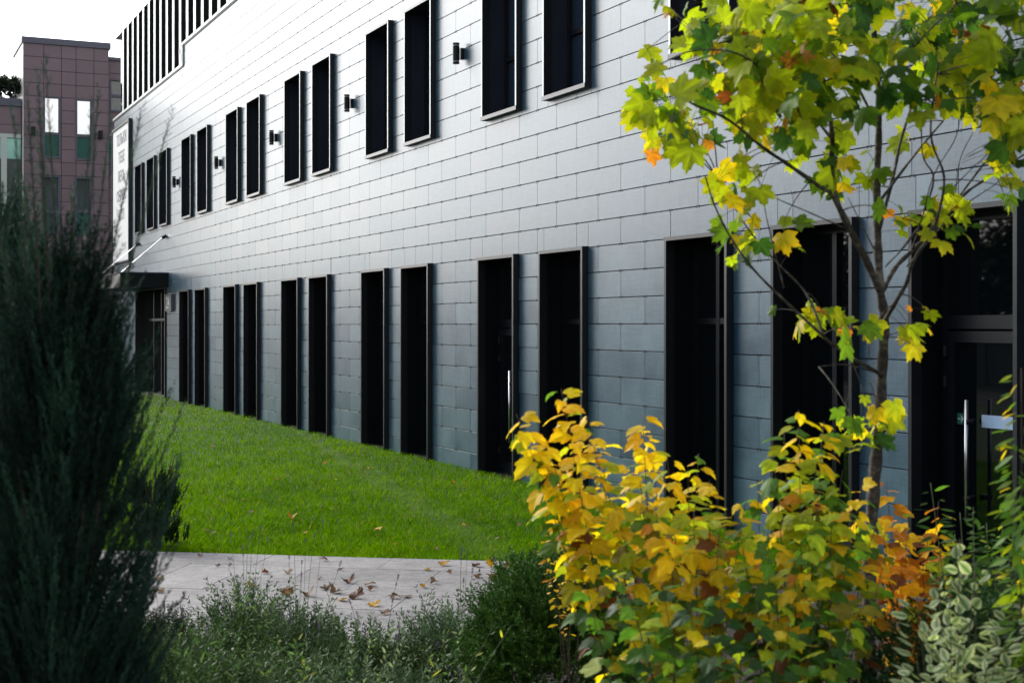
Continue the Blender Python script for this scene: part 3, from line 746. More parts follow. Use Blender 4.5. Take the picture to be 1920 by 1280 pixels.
# ------------------------------------------------------------------ tree
TY = 5.3
def young_tree():
    t = empty('young_maple', (P(1628, 990, TY).x, TY, 0)); O = Vector(t.location)
    tag(t, 'young maple with thin grey trunk and yellow-green autumn leaves at the right', 'tree')
    tr = MB(); tw_ = MB(); br = []
    def path(pts): return [P(a, b_, TY + d) - O for a, b_, d in pts]
    def smooth_path(pts, n=5):
        out = []
        for i in range(len(pts) - 1):
            p0 = pts[max(i - 1, 0)]; p1 = pts[i]; p2 = pts[i + 1]; p3 = pts[min(i + 2, len(pts) - 1)]
            for k in range(n):
                s_ = k / n
                out.append(.5 * ((2 * p1) + (p2 - p0) * s_ + (2 * p0 - 5 * p1 + 4 * p2 - p3) * s_ ** 2 + (3 * p1 - p0 - 3 * p2 + p3) * s_ ** 3))
        out.append(pts[-1]); return out
    px1 = 1 / F * TY
    def limb(pts, w0, w1, trunk=False, store=True):
        q = smooth_path(path(pts)); k = len(q)
        rad = [max(.0012, (w0 + (w1 - w0) * i / (k - 1)) / 2 * px1 * (1 + .12 * math.sin(i * 1.9))) for i in range(k)]
        (tr if trunk else tw_).tube(q, rad, 12 if trunk else 7)
        if store: br.append(q)
    base = t.location
    zb = P(1625, 2100, TY)
    limb([(1618, 1745, 0), (1622, 1400, 0), (1630, 1080, 0), (1634, 980, 0), (1641, 880, .02), (1649, 790, .03), (1654, 690, .03), (1658, 600, .02), (1650, 540, .0), (1646, 455, 0), (1644, 360, .03), (1648, 240, .05), (1646, 140, .05), (1637, 40, .08), (1630, -90, .1), (1622, -230, .1)], 29, 6, True)
    limb([(1650, 545, 0), (1620, 480, -.05), (1588, 419, -.10), (1563, 361, -.15), (1560, 300, -.18), (1559, 240, -.2), (1540, 130, -.25), (1525, 20, -.25), (1500, -120, -.3)], 15, 5)
    limb([(1565, 366, -.15), (1530, 345, -.2), (1480, 310, -.25), (1431, 277, -.3), (1366, 225, -.36), (1310, 200, -.4), (1270, 180, -.45)], 9, 3)
    limb([(1655, 545, .0), (1680, 500, .1), (1714, 467, .2), (1758, 424, .3), (1808, 365, .4), (1850, 335, .45), (1920, 290, .5)], 11, 4)
    limb([(1658, 603, .0), (1680, 565, -.08), (1700, 530, -.12), (1712, 490, -.18), (1745, 440, -.2), (1760, 400, -.25), (1770, 330, -.28), (1745, 250, -.3), (1760, 120, -.3)], 9, 3)
    limb([(1652, 705, 0), (1641, 695, -.03), (1598, 671, -.08), (1560, 645, -.12), (1535, 622, -.15), (1472, 564, -.2), (1414, 506, -.25), (1370, 445, -.3), (1340, 385, -.33), (1322, 329, -.35)], 8, 2.5)
    limb([(1545, 630, -.14), (1511, 549, -.05), (1452, 487, 0), (1400, 425, .03), (1346, 333, .05)], 5, 2)
    limb([(1646, 440, 0), (1675, 330, .15), (1690, 260, .25), (1720, 170, .35), (1760, 60, .4), (1790, -60, .5)], 8, 3)
    limb([(1645, 150, 0), (1680, 130, -.1), (1690, 115, -.12), (1760, 40, -.2), (1840, -30, -.25)], 6, 2.5)
    limb([(1648, 380, .02), (1700, 310, .2), (1740, 260, .3), (1790, 200, .4), (1850, 110, .5), (1910, 40, .6)], 6, 2.5)
    limb([(1646, 240, .05), (1600, 150, .12), (1540, 80, .25), (1470, 20, .35), (1410, -40, .4)], 6, 2.5)
    limb([(1559, 260, -.2), (1500, 190, -.3), (1440, 140, -.4), (1380, 100, -.45), (1300, 95, -.5), (1240, 120, -.55)], 5, 2)
    limb([(1708, 475, .2), (1740, 380, .05), (1750, 330, 0), (1730, 290, 0), (1728, 200, 0)], 5, 2)
    limb([(1768, 410, .3), (1850, 300, .1), (1900, 240, .1), (1960, 160, .1)], 5, 2)
    limb([(1650, 700, 0), (1615, 690, -.1), (1580, 683, -.15), (1535, 687, -.2)], 4, 1.5)
    limb([(1652, 830, 0), (1640, 790, -.08), (1642, 750, -.1), (1632, 715, -.12)], 4, 1.5, store=False)
    # bare twigs
    for pts in ([(1660, 500, .1), (1720, 430, .0), (1750, 330, -.1), (1795, 250, -.1), (1800, 160, -.1)], [(1680, 480, .1), (1760, 380, .2), (1840, 300, .3), (1880, 270, .3)],
                [(1590, 430, -.1), (1510, 395, -.1), (1445, 365, -.1), (1410, 320, -.1)], [(1470, 540, -.2), (1440, 420, -.2), (1432, 375, -.2)], [(1640, 470, 0), (1610, 410, 0), (1590, 370, .05)],
                [(1700, 500, .2), (1790, 400, .1), (1860, 350, .1), (1900, 320, .1)], [(1790, 385, .3), (1800, 300, .3), (1830, 240, .3)]):
        limb(pts, 3, 1.2, store=False)
    lf = MB(off=(0, 0, 0)); allp = [q for b_ in br for q in b_[2:]]
    YG = (.34, .42, .012); GR = (.12, .23, .016); YE = (.62, .52, .015); DG = (.045, .12, .022); BR = (.22, .065, .02); OR = (.55, .22, .02)
    # clusters of foliage: centre, spread, count
    clusters = [(1205, 105, 22, 20, 2), (1215, 160, 30, 25, 5), (1245, 215, 40, 40, 10), (1270, 250, 45, 35, 8), (1330, 60, 60, 50, 12), (1340, 130, 45, 50, 9), (1320, 250, 40, 35, 6),
                (1370, 190, 50, 45, 10), (1420, 60, 70, 60, 17), (1425, 150, 60, 50, 14), (1430, 230, 45, 40, 10), (1480, 30, 70, 50, 14), (1500, 110, 70, 60, 18), (1510, 200, 60, 45, 13),
                (1550, 60, 70, 60, 16), (1560, 290, 45, 45, 10), (1600, 20, 70, 40, 12), (1590, 150, 50, 45, 8), (1640, 120, 50, 60, 8), (1700, 40, 80, 50, 18), (1720, 110, 70, 50, 14), (1780, 60, 80, 60, 20),
                (1800, 130, 70, 45, 15), (1850, 50, 80, 60, 20), (1880, 150, 60, 60, 15), (1900, 250, 50, 60, 12), (1720, 180, 50, 30, 6), (1830, 190, 50, 30, 7), (1770, 350, 18, 18, 1), (1575, 340, 50, 25, 7), (1640, 310, 30, 30, 3),
                (1690, 260, 25, 20, 2), (1790, 385, 45, 30, 8), (1740, 410, 50, 35, 8), (1785, 430, 45, 30, 5), (1660, 395, 30, 22, 3), (1900, 370, 40, 25, 6), (1880, 320, 40, 30, 5),
                (1345, 320, 40, 25, 6), (1370, 365, 40, 30, 7), (1385, 410, 40, 30, 7), (1410, 460, 45, 22, 5), (1375, 480, 20, 15, 2), (1490, 425, 28, 22, 3), (1340, 440, 15, 12, 0), (1470, 300, 30, 20, 3),
                (1525, 590, 45, 22, 5), (1565, 600, 35, 25, 5), (1600, 625, 40, 18, 4), (1635, 620, 25, 15, 2), (1720, 590, 28, 22, 3), (1700, 625, 30, 15, 3), (1690, 645, 20, 12, 1),
                (1600, 790, 40, 20, 5), (1650, 775, 35, 22, 5), (1610, 820, 40, 22, 3), (1590, 830, 25, 15, 1), (1625, 990, 40, 30, 3), (1560, 345, 25, 20, 2), (1430, 320, 25, 20, 2), (1720, 300, 20, 15, 1),
                (1380, -30, 120, 60, 12), (1560, -50, 120, 60, 16), (1740, -50, 120, 60, 16), (1900, -40, 100, 60, 12), (1960, 100, 60, 120, 14)]
    for cx, cy, rx, ry, n in clusters:
        n = int(n * (1.85 if cy < 270 else 1.3 if cy < 500 else 1.8))
        c0 = None; dpt = random.uniform(-.5, .5) if cy < 300 else random.uniform(-.3, .25)
        for i in range(n):
            a = random.gauss(cx, rx * .62); b_ = random.gauss(cy, ry * .62)
            pos = P(a, b_, TY + dpt + random.uniform(-.18, .18)) - O
            # petiole root: nearest stored branch point
            q = min(allp, key=lambda r_: (r_ - pos).length_squared)
            if i == 0:
                c0 = pos.copy()
                if (q - pos).length > .06: tw_.tube(bez(q, (q + pos) / 2 + Vector((0, 0, .03)), pos, 6), [.0028, .0026, .0022, .002, .0016, .0012], 5)
            root = c0 if (c0 - pos).length < (q - pos).length else q
            root = root + (pos - root) * .35 if (pos - root).length > .15 else root
            dirv = (pos - root); dirv = dirv.normalized() if dirv.length > .01 else Vector((random.uniform(-1, 1), random.uniform(-1, 1), 0))
            tip = (dirv * .6 + Vector((random.uniform(-.5, .5), random.uniform(-.5, .5), random.uniform(-1.0, -.1)))).normalized()
            nor = Vector((random.gauss(0, .7), random.gauss(-.55, .6), random.gauss(.75, .5)))
            y = random.random(); top = cy < 260
            right = cx > 1560
            if top and right: col = YG if y < .28 else GR if y < .60 else DG if y < .85 else YE if y < .94 else OR if y < .97 else BR
            elif top: col = YG if y < .56 else GR if y < .76 else DG if y < .83 else YE if y < .94 else OR if y < .97 else BR
            else: col = YG if y < .50 else YE if y < .68 else GR if y < .90 else DG if y < .95 else OR
            size = random.uniform(.048, .096) * (1.0 if cy < 300 else .80)
            if col in (BR, OR): size *= .65
            if random.random() < .12: size *= .6
            col = jit(col, .2)
            edge = None
            if random.random() < .25: edge = tuple(x * k for x, k in zip(col, (1.5, 1.15, .8)))
            add_leaf(lf, LM, pos, tip, nor, size, col, random.uniform(.02, .4), random.uniform(-.25, .35), edge, random.uniform(.03, .13))
            if (root - pos).length < .3: tw_.tube(bez(root, (root + pos) / 2 + Vector((0, 0, .012)), pos, 4), .0011, 4, caps=False)
    tr.build('trunk', M['bark'], t, True); tw_.build('branches', M['bark'], t, True); lf.build('crown', M['leaf'], t, True)
young_tree()

# ------------------------------------------------------------------ leafy shrubs
def shrub(name, label, cat, base, stems, L, leaf_size, palette, step=.035, mat='leaf', start=.35, edge=None, group=None, droop=.5, stemcol='twig', stem_r=.004, pairs=False, curl=(.05, .3), pet=.02, zpal=None):
    t = empty(name, base); tag(t, label, cat, group); O = Vector(base); st = MB(); lf = MB()
    for (tip, bend, dens) in stems:
        tip = tip - O; root = Vector((random.uniform(-.08, .08), random.uniform(-.08, .08), 0))
        mid = root * .45 + tip * .55 + bend
        n = 24; q = bez(root, mid, tip, n); st.tube(q, [stem_r * (1 - .75 * i / (n - 1)) for i in range(n)], 6)
        ln = sum((q[i + 1] - q[i]).length for i in range(n - 1)); m = max(3, int(ln * (1 - start) / step * dens * .98)); side = random.choice((-1, 1)); ph = random.uniform(0, 6.28)
        for i in range(m):
            f = start + (1 - start) * max(0.0, (i + random.uniform(-.3, .3)) / m) ** .82; f = min(max(f, 0), .999); k = f * (n - 1); a = int(k); p = q[a] + (q[min(a + 1, n - 1)] - q[a]) * (k - a)
            d = (q[min(a + 1, n - 1)] - q[max(a - 1, 0)]).normalized(); up = Vector((0, 0, 1))
            for s_ in ((1, -1) if pairs else (1,)):
                ph += math.pi * (1 if pairs else .76) + random.uniform(-.3, .3)
                o1 = d.orthogonal().normalized(); o2 = d.cross(o1); out = o1 * math.cos(ph) + o2 * math.sin(ph)
                tipd = (out * .9 + d * .35 + Vector((0, 0, -droop)) + Vector((random.gauss(0, .2), random.gauss(0, .2), random.gauss(0, .2)))).normalized()
                nor = up * .8 + out * .25 + Vector((random.gauss(0, .3), random.gauss(-.25, .3), random.gauss(0, .2)))
                size = leaf_size * random.uniform(.62, 1.15) * (1.0 - .25 * max(0, f - .8) / .2)
                lp = p + out * pet * random.uniform(.6, 1.6)
                pal = palette if zpal is None else zpal(lp + O)
                col = jit(random.choices([c for c, w_ in pal], [w_ for c, w_ in pal])[0], .2)
                e = edge
                if e is None and random.random() < .2: e = tuple(x * k2 for x, k2 in zip(col, (1.05, .85, .7)))
                add_leaf(lf, L, lp, tipd, nor, size, col, random.uniform(*curl), random.uniform(-.1, .35), e, random.uniform(.02, .1))
    st.build('stems', M[stemcol], t, True); lf.build('foliage', M[mat], t, True)
    return t
YEL = (.76, .56, .012); AMB = (.72, .45, .010); ORG = (.50, .20, .012); LIM = (.36, .44, .02); GRN = (.09, .21, .025); DGR = (.03, .085, .018); BRN = (.16, .055, .016); OLV = (.24, .21, .015)
def S(px, py, Y, bx=0.0, bz=.25, d=1.0): return (P(px, py, Y), Vector((bx, 0, bz)), d)
def pal_left(p):
    h = p.z
    if h > 1.62: return [(YEL, 8), (AMB, 1), (LIM, 2), (GRN, .3)]
    if h > 1.35: return [(YEL, 5), (AMB, 1.2), (LIM, 3), (GRN, 1.5), (ORG, .5), (OLV, 1), (BRN, .5)]
    return [(OLV, 2), (ORG, .8), (LIM, 3), (GRN, 3), (YEL, 1), (BRN, 1)]
def pal_mid(p):
    h = p.z
    if h > 1.75: return [(LIM, 4), (YEL, 3), (GRN, 2), (AMB, 1)]
    if h > 1.3: return [(LIM, 4), (YEL, 2.5), (GRN, 4), (AMB, 1.2), (ORG, .8), (OLV, 1)]
    return [(GRN, 5), (OLV, 2), (LIM, 3), (DGR, 2), (BRN, .6), (AMB, .6)]
def pal_grn(p): return [(GRN, 6), (DGR, 3), (LIM, 3), (OLV, 1), (YEL, .4)]
def pal_org(p): return [(ORG, 4), (AMB, 4), (YEL, 1.6), (BRN, 2), (LIM, 1)]
g_ = 'autumn shrubs around the young maple'
shrub('autumn_shrub', 'bright yellow lobed-leaf shrub whose long shoots arch furthest left over the lawn', 'shrub', gp(1300, 4.9),
      [S(968, 776, 4.7, -.05, .32, 1.1), S(1000, 810, 4.75, -.05, .3, 1.1), S(1035, 860, 4.7, -.05, .25, 1.1), S(1052, 728, 4.8, -.06, .3, 1.3), S(1100, 780, 4.85, -.06, .3, 1.1), S(1075, 850, 4.6, -.05, .2), S(1120, 830, 4.9), S(1205, 782, 5.0, -.03, .25, 1.2), S(1250, 850, 4.8), S(1290, 880, 5.0), S(1150, 940, 4.6), S(1200, 900, 4.7),
       S(1230, 960, 4.5), S(1330, 900, 4.9), S(1180, 870, 5.1), S(1300, 960, 4.6), S(1350, 985, 4.5), S(1260, 1010, 4.4), S(1400, 930, 5.0), S(1310, 850, 5.2), S(1220, 820, 5.1), S(1370, 1040, 4.6)],
      LP, .078, None, .033, start=.5, zpal=pal_left, group=g_, curl=(.1, .45))
shrub('autumn_shrub', 'green and yellow lobed-leaf shrub directly left of the maple trunk', 'shrub', gp(1490, 4.7),
      [S(1498, 768, 4.7, -.02, .2, 1.4), S(1545, 790, 4.7, 0, .2, 1.1), S(1450, 850, 4.6), S(1530, 850, 4.8), S(1580, 880, 4.7), S(1470, 800, 4.9), S(1420, 900, 4.7), S(1380, 960, 4.5), S(1560, 950, 4.5), S(1440, 990, 4.4), S(1520, 980, 4.4), S(1600, 960, 4.5), S(1640, 990, 4.6),
       S(1490, 1050, 4.3), S(1570, 1040, 4.4), S(1400, 1060, 4.5), S(1620, 900, 5.0), S(1660, 1040, 4.5), S(1540, 810, 5.0), S(1500, 900, 4.6), S(1455, 1110, 4.3)],
      LP, .075, None, .035, start=.48, zpal=pal_mid, group=g_, curl=(.1, .4))
shrub('autumn_shrub', 'low greener front shrub with lobed leaves beside the round thuja', 'shrub', gp(1400, 4.1),
      [S(1100, 1100, 4.2, -.05, .1), S(1140, 1060, 4.3), S(1180, 1120, 4.1), S(1240, 1090, 4.2), S(1290, 1130, 4.0), S(1200, 1190, 4.0), S(1350, 1110, 4.1), S(1330, 1190, 3.9), S(1420, 1130, 4.0), S(1390, 1220, 3.9), S(1480, 1160, 4.0), S(1540, 1120, 4.1),
       S(1560, 1190, 4.0), S(1620, 1130, 4.2), S(1250, 1220, 4.0), S(1460, 1240, 3.9), S(1160, 1230, 4.1), S(1650, 1090, 4.3)],
      LP, .068, None, .036, start=.45, zpal=pal_grn, group=g_, curl=(.1, .4))
shrub('autumn_shrub', 'orange-brown lobed-leaf shrub behind and right of the maple trunk', 'shrub', gp(1710, 5.7),
      [S(1660, 900, 5.7), S(1690, 960, 5.6), S(1740, 990, 5.6), S(1700, 1000, 5.5), S(1650, 960, 5.6), S(1760, 940, 5.8, 0, .2, .9), S(1770, 1010, 5.5), S(1730, 1050, 5.4), S(1690, 1060, 5.4), S(1770, 1080, 5.4), S(1660, 1030, 5.5)],
      LP, .085, None, .042, start=.5, zpal=pal_org, group=g_, curl=(.1, .4))
shrub('variegated_dogwood', 'variegated shrub with white-edged grey-green leaves in the lower right corner', 'shrub', gp(1800, 3.9),
      [S(1800, 1010, 3.95, 0, .15), S(1830, 1060, 3.9), S(1760, 1080, 3.9), S(1720, 1120, 3.8), S(1780, 1130, 3.8), S(1830, 1150, 3.8), S(1740, 1180, 3.75), S(1800, 1210, 3.7), S(1870, 1190, 3.8), S(1720, 1240, 3.7), S(1850, 1250, 3.7), S(1900, 1240, 3.8), S(1770, 1260, 3.7), S(1900, 1130, 4.0)],
      LB, .064, [((.045, .14, .04), 1), ((.03, .09, .03), 1)], .046, start=.45, edge=(.66, .70, .46), pairs=True, stemcol='twig', droop=-.15, curl=(.0, .2))
shrub('tall_leafy_shoot', 'tall upright shoot with paired yellow-green leaves cut by the right edge', 'shrub', gp(1935, 4.0),
      [S(1915, 690, 4.0, .02, .1, 1.3), S(1895, 820, 4.05, -.0, .1, 1.2), S(1940, 760, 4.1, 0, .1, 1.2), S(1925, 900, 3.9, 0, .1, 1.2)],
      LBn, .070, [((.12, .22, .02), 4), (LIM, 1.4), (YEL, .6), (GRN, 3)], .030, start=.42, pairs=True, droop=.75)
shrub('green_shrub', 'green pointed-leaf shrub in front of the glazed door', 'shrub', gp(1850, 5.2),
      [S(1745, 905, 5.2, 0, .1, .8), S(1800, 960, 5.3), S(1825, 950, 5.1), S(1850, 980, 5.2), S(1880, 985, 5.2), S(1900, 1000, 5.1), S(1870, 1040, 5.0), S(1820, 1020, 5.1), S(1790, 1000, 5.4), S(1910, 1060, 5.0), S(1850, 1080, 4.9), S(1900, 1110, 4.9), S(1840, 1120, 4.9), S(1780, 1060, 5.2), S(1920, 960, 5.3), S(1940, 1010, 5.2)],
      LBn, .075, [((.07, .14, .025), 4), (GRN, 3), (LIM, 1.2), (DGR, 3)], .036, start=.45, pairs=True, droop=.3, stemcol='stem_green')
shrub('barberry', 'small wispy shrub with tiny orange leaves at the lawn edge', 'shrub', gp(1075, 6.6),
      [S(1015, 1000, 6.6), S(1035, 975, 6.7), S(1060, 990, 6.6), S(1080, 960, 6.7), S(1050, 1020, 6.5), S(1020, 1030, 6.5), S(1090, 1010, 6.5), S(1110, 990, 6.6), S(1070, 1040, 6.5)],
      LB, .034, [(YEL, 3), (AMB, 3), (ORG, 1)], .030, start=.55, stem_r=.002, pet=.012)

# round thuja
def conifer_mound(name, label, cat, loc, rx, rz_, n, cA, cB, M_=9, K=3, Lr=(.10, .18), wd=.0035, bl=(.02, .045), mat='needle', flat=True, upw=.5, zc=None):
    t = empty(name, loc); tag(t, label, cat)
    d = rng.normal(size=(n, 3)); d /= np.linalg.norm(d, axis=1, keepdims=True); d[:, 2] = np.abs(d[:, 2]) * 1.0 - .25 * (rng.uniform(size=n) < .4)
    fr = rng.uniform(.3, 1, n) ** .45
    lump = 1 + .10 * np.sin(d[:, 0] * 9 + 1) * np.sin(d[:, 1] * 8) + .07 * np.sin(d[:, 2] * 13 + d[:, 0] * 7)
    zc = rz_ * .5 if zc is None else zc
    base = d * (fr * lump)[:, None] * np.array([rx, rx, rz_ * .5]); base[:, 2] = np.maximum(base[:, 2] + zc, .01)
    dirs = d * .8 + np.array([0, 0, upw]) + rng.normal(0, .3, (n, 3))
    V, Fq, C = sprays(base, dirs, rng.uniform(Lr[0], Lr[1], n), M_, K, bl, wd, (25, 60), 0, cA, cB, flat=flat)
    mesh_obj('foliage', V, Fq, M[mat], t, False, None, 0, None, C)
    m = MB()
    for i in range(12):
        a = random.uniform(0, 6.28); m.tube([(0, 0, 0), (math.cos(a) * rx * .35, math.sin(a) * rx * .35, rz_ * .4), (math.cos(a) * rx * .7, math.sin(a) * rx * .7, rz_ * .75)], [.01, .006, .002], 5)
    m.build('stems', M['twig'], t); return t
conifer_mound('globe_thuja', 'round mid-green thuja at the paving corner left of the yellow shrub', 'shrub', gp(1035, 7.3), .40, 1.0, 3600, (.022, .065, .012), (.085, .19, .028), 9, 3, (.09, .17), .0032)
conifer_mound('low_thuja', 'low dark green conifer showing at the foot of the variegated shrub', 'shrub', gp(1780, 4.5), .32, 1.32, 1600, (.012, .04, .012), (.03, .08, .02), 9, 3, (.1, .17), .003)

# lavender and low junipers in the bed
def lavender(px, Y, r_, h, n, label, grey=.5, flowers=10, group='lavender plants along the paving', fh=.22):
    h *= 1.22; r_ *= 1.1; n = int(n * .95); flowers = int(flowers * .7); loc = gp(px, Y); t = empty('lavender', loc); tag(t, label, 'lavender', group)
    a = rng.uniform(0, 2 * np.pi, n); rr = r_ * np.sqrt(rng.uniform(0, 1, n)) * .5
    base = np.stack([np.cos(a) * rr, np.sin(a) * rr, rng.uniform(.02, h * .45, n)], 1)
    dirs = np.stack([np.cos(a) * rr / r_ * 1.6, np.sin(a) * rr / r_ * 1.6, np.ones(n)], 1) + rng.normal(0, .2, (n, 3))
    g = np.array((.022, .050, .024)) * grey + np.array((.010, .036, .006)) * (1 - grey)
    g2 = np.array((.22, .32, .18)) * grey + np.array((.12, .22, .045)) * (1 - grey)
    V, Fq, C = sprays(base, dirs, rng.uniform(.5, .95, n) * h * .7, 11, 3, (.035, .065), .0034, (22, 62), 0, tuple(g), tuple(g2), start=.15)
    mesh_obj('foliage', V, Fq, M['needle'], t, False, None, 0, None, C)
    m = MB(); fl = MB()
    for i in range(n // 6):
        j = i * 6; m.tube([(0, 0, 0), base[j], base[j] + dirs[j] / np.linalg.norm(dirs[j]) * h * .5], [.003, .0025, .001], 4)
    for i in range(flowers):
        a_ = random.uniform(0, 6.28); q = random.uniform(0, r_ * .7); p0 = Vector((math.cos(a_) * q * .6, math.sin(a_) * q * .6, h * .6)); p1 = Vector((math.cos(a_) * q * 1.2, math.sin(a_) * q * 1.2, h + fh * random.uniform(.3, 1.15)))
        pts = bez(p0, (p0 + p1) / 2 + Vector((random.uniform(-.02, .02), 0, .02)), p1, 7); fl = MB(); fl.tube(pts, .0013, 4, 1)
        for k in range(random.choice((4, 6, 8))):
            c = p1 - (p1 - pts[-2]).normalized() * (k * .007 + (0.018 if k > 4 else 0)); 
            for s_ in range(5):
                an = s_ * 1.26 + k; d = Vector((math.cos(an), math.sin(an), .7)); add_leaf(fl, LB, c, d, Vector((0, 0, 1)), .0115, jit((.065, .035, .14), .3), .1)
        fl.build('flower_stalk', [M['leaf'], M['stem_green']], t)
    m.build('stems', M['stem_green'], t)
lavender(330, 8.4, .34, .42, 230, 'lavender with sparse green stems beside the large juniper foot', .3, 3)
lavender(455, 9.3, .30, .50, 200, 'tall loose lavender with a stout green shoot overlapping the paving', .4, 9, fh=.27)
lavender(420, 7.7, .36, .45, 280, 'broad green lavender in the front row below the tall loose one', .25, 4)
lavender(560, 9.0, .32, .42, 220, 'lavender carrying the tall thin stalks in front of the paving middle', .5, 12, fh=.42)
lavender(575, 7.6, .36, .46, 280, 'grey-green lavender in the front row under the tall flower stalks', .6, 6)
lavender(700, 8.6, .32, .40, 220, 'lavender in front of the heap of dry leaves', .5, 7, fh=.30)
lavender(725, 7.4, .36, .44, 260, 'silvery lavender in the front row at the bottom middle', .75, 6)
lavender(865, 8.7, .34, .50, 380, 'dense silver-grey lavender clump just left of the round thuja', .85, 9, fh=.26)
lavender(905, 7.2, .30, .40, 240, 'small lavender with pale purple flowers at the thuja foot', .5, 10, fh=.08)
lavender(300, 7.0, .34, .42, 240, 'lavender tucked behind the large juniper at the bottom left', .3, 3)
for px, Y, r_, h, lab in ((640, 8.2, .30, .40, 'olive-green low juniper between the lavenders in the middle of the bed'), (300, 9.3, .24, .34, 'small olive low juniper at the paving beside the big juniper'),
                          (820, 8.0, .30, .40, 'olive-green low juniper left of the round thuja'), (500, 8.3, .26, .36, 'low juniper under the tall loose lavender'), (760, 8.1, .24, .44, 'upright olive low juniper beside the silvery lavender')):
    t = conifer_mound('low_juniper', lab, 'juniper', gp(px, Y), r_, h, 420, (.018, .045, .01), (.055, .085, .015), 9, 4, (.10, .22), .003, (.012, .024), upw=1.2, flat=False, zc=.1); t['group'] = 'low junipers in the bed'

def sprigs(label, px, Y, tips, pal, lsz, step, group=None, L=LBn, name='garden_perennial', cat='plant', pairs=False, dr=-.3, start=.25):
    shrub(name, label, cat, gp(px, Y), [S(a, b_, Y + random.uniform(-.25, .25), 0, .05) for a, b_ in tips], L, lsz, pal, step, start=start, stem_r=.0028, pairs=pairs, droop=dr, curl=(.0, .2), pet=.004, stemcol='stem_green')
SG = (.09, .16, .06); SD = (.035, .08, .025); SB = (.17, .24, .15); SY = (.35, .38, .04)
sprigs('upright green shoots rising over the paving behind the tall lavender', 470, 8.9, [(432, 1082), (452, 1078), (470, 1092), (490, 1105), (505, 1128), (445, 1125), (480, 1140), (520, 1120)], [(SG, 3), (SD, 2)], .042, .012)
sprigs('bushy dark green perennial at the bottom left of the bed', 400, 7.4, [(330, 1180), (360, 1160), (390, 1175), (420, 1165), (450, 1180), (345, 1220), (400, 1215), (440, 1225), (470, 1210), (380, 1240)], [(SG, 2), (SD, 3)], .045, .016)
sprigs('green perennial with a few yellow leaves in the bottom middle of the bed', 520, 7.2, [(490, 1200), (520, 1190), (560, 1195), (505, 1225), (540, 1220), (575, 1230), (600, 1215)], [(SG, 3), (SD, 2), (SY, .2)], .05, .018)
sprigs('pale silvery trailing twigs at the very bottom of the picture', 640, 6.6, [(560, 1225), (600, 1240), (660, 1200), (700, 1180), (740, 1165), (690, 1230), (620, 1255), (760, 1200), (720, 1250)], [(SB, 4), (SG, 1)], .034, .013)
sprigs('grey-green feathery shoots between the round thuja and the lavenders', 850, 7.0, [(800, 1200), (830, 1185), (860, 1170), (890, 1195), (915, 1180), (940, 1200), (820, 1235), (870, 1240), (930, 1240)], [(SB, 2), (SG, 2), (SD, 1)], .036, .014)
sprigs('thin arching grass stalks leaning right over the bed centre', 760, 6.9, [(1000, 1150), (960, 1170), (930, 1165), (850, 1160), (900, 1210)], [(SY, 1), (SG, 2)], .05, .10, start=.3, dr=-.8)
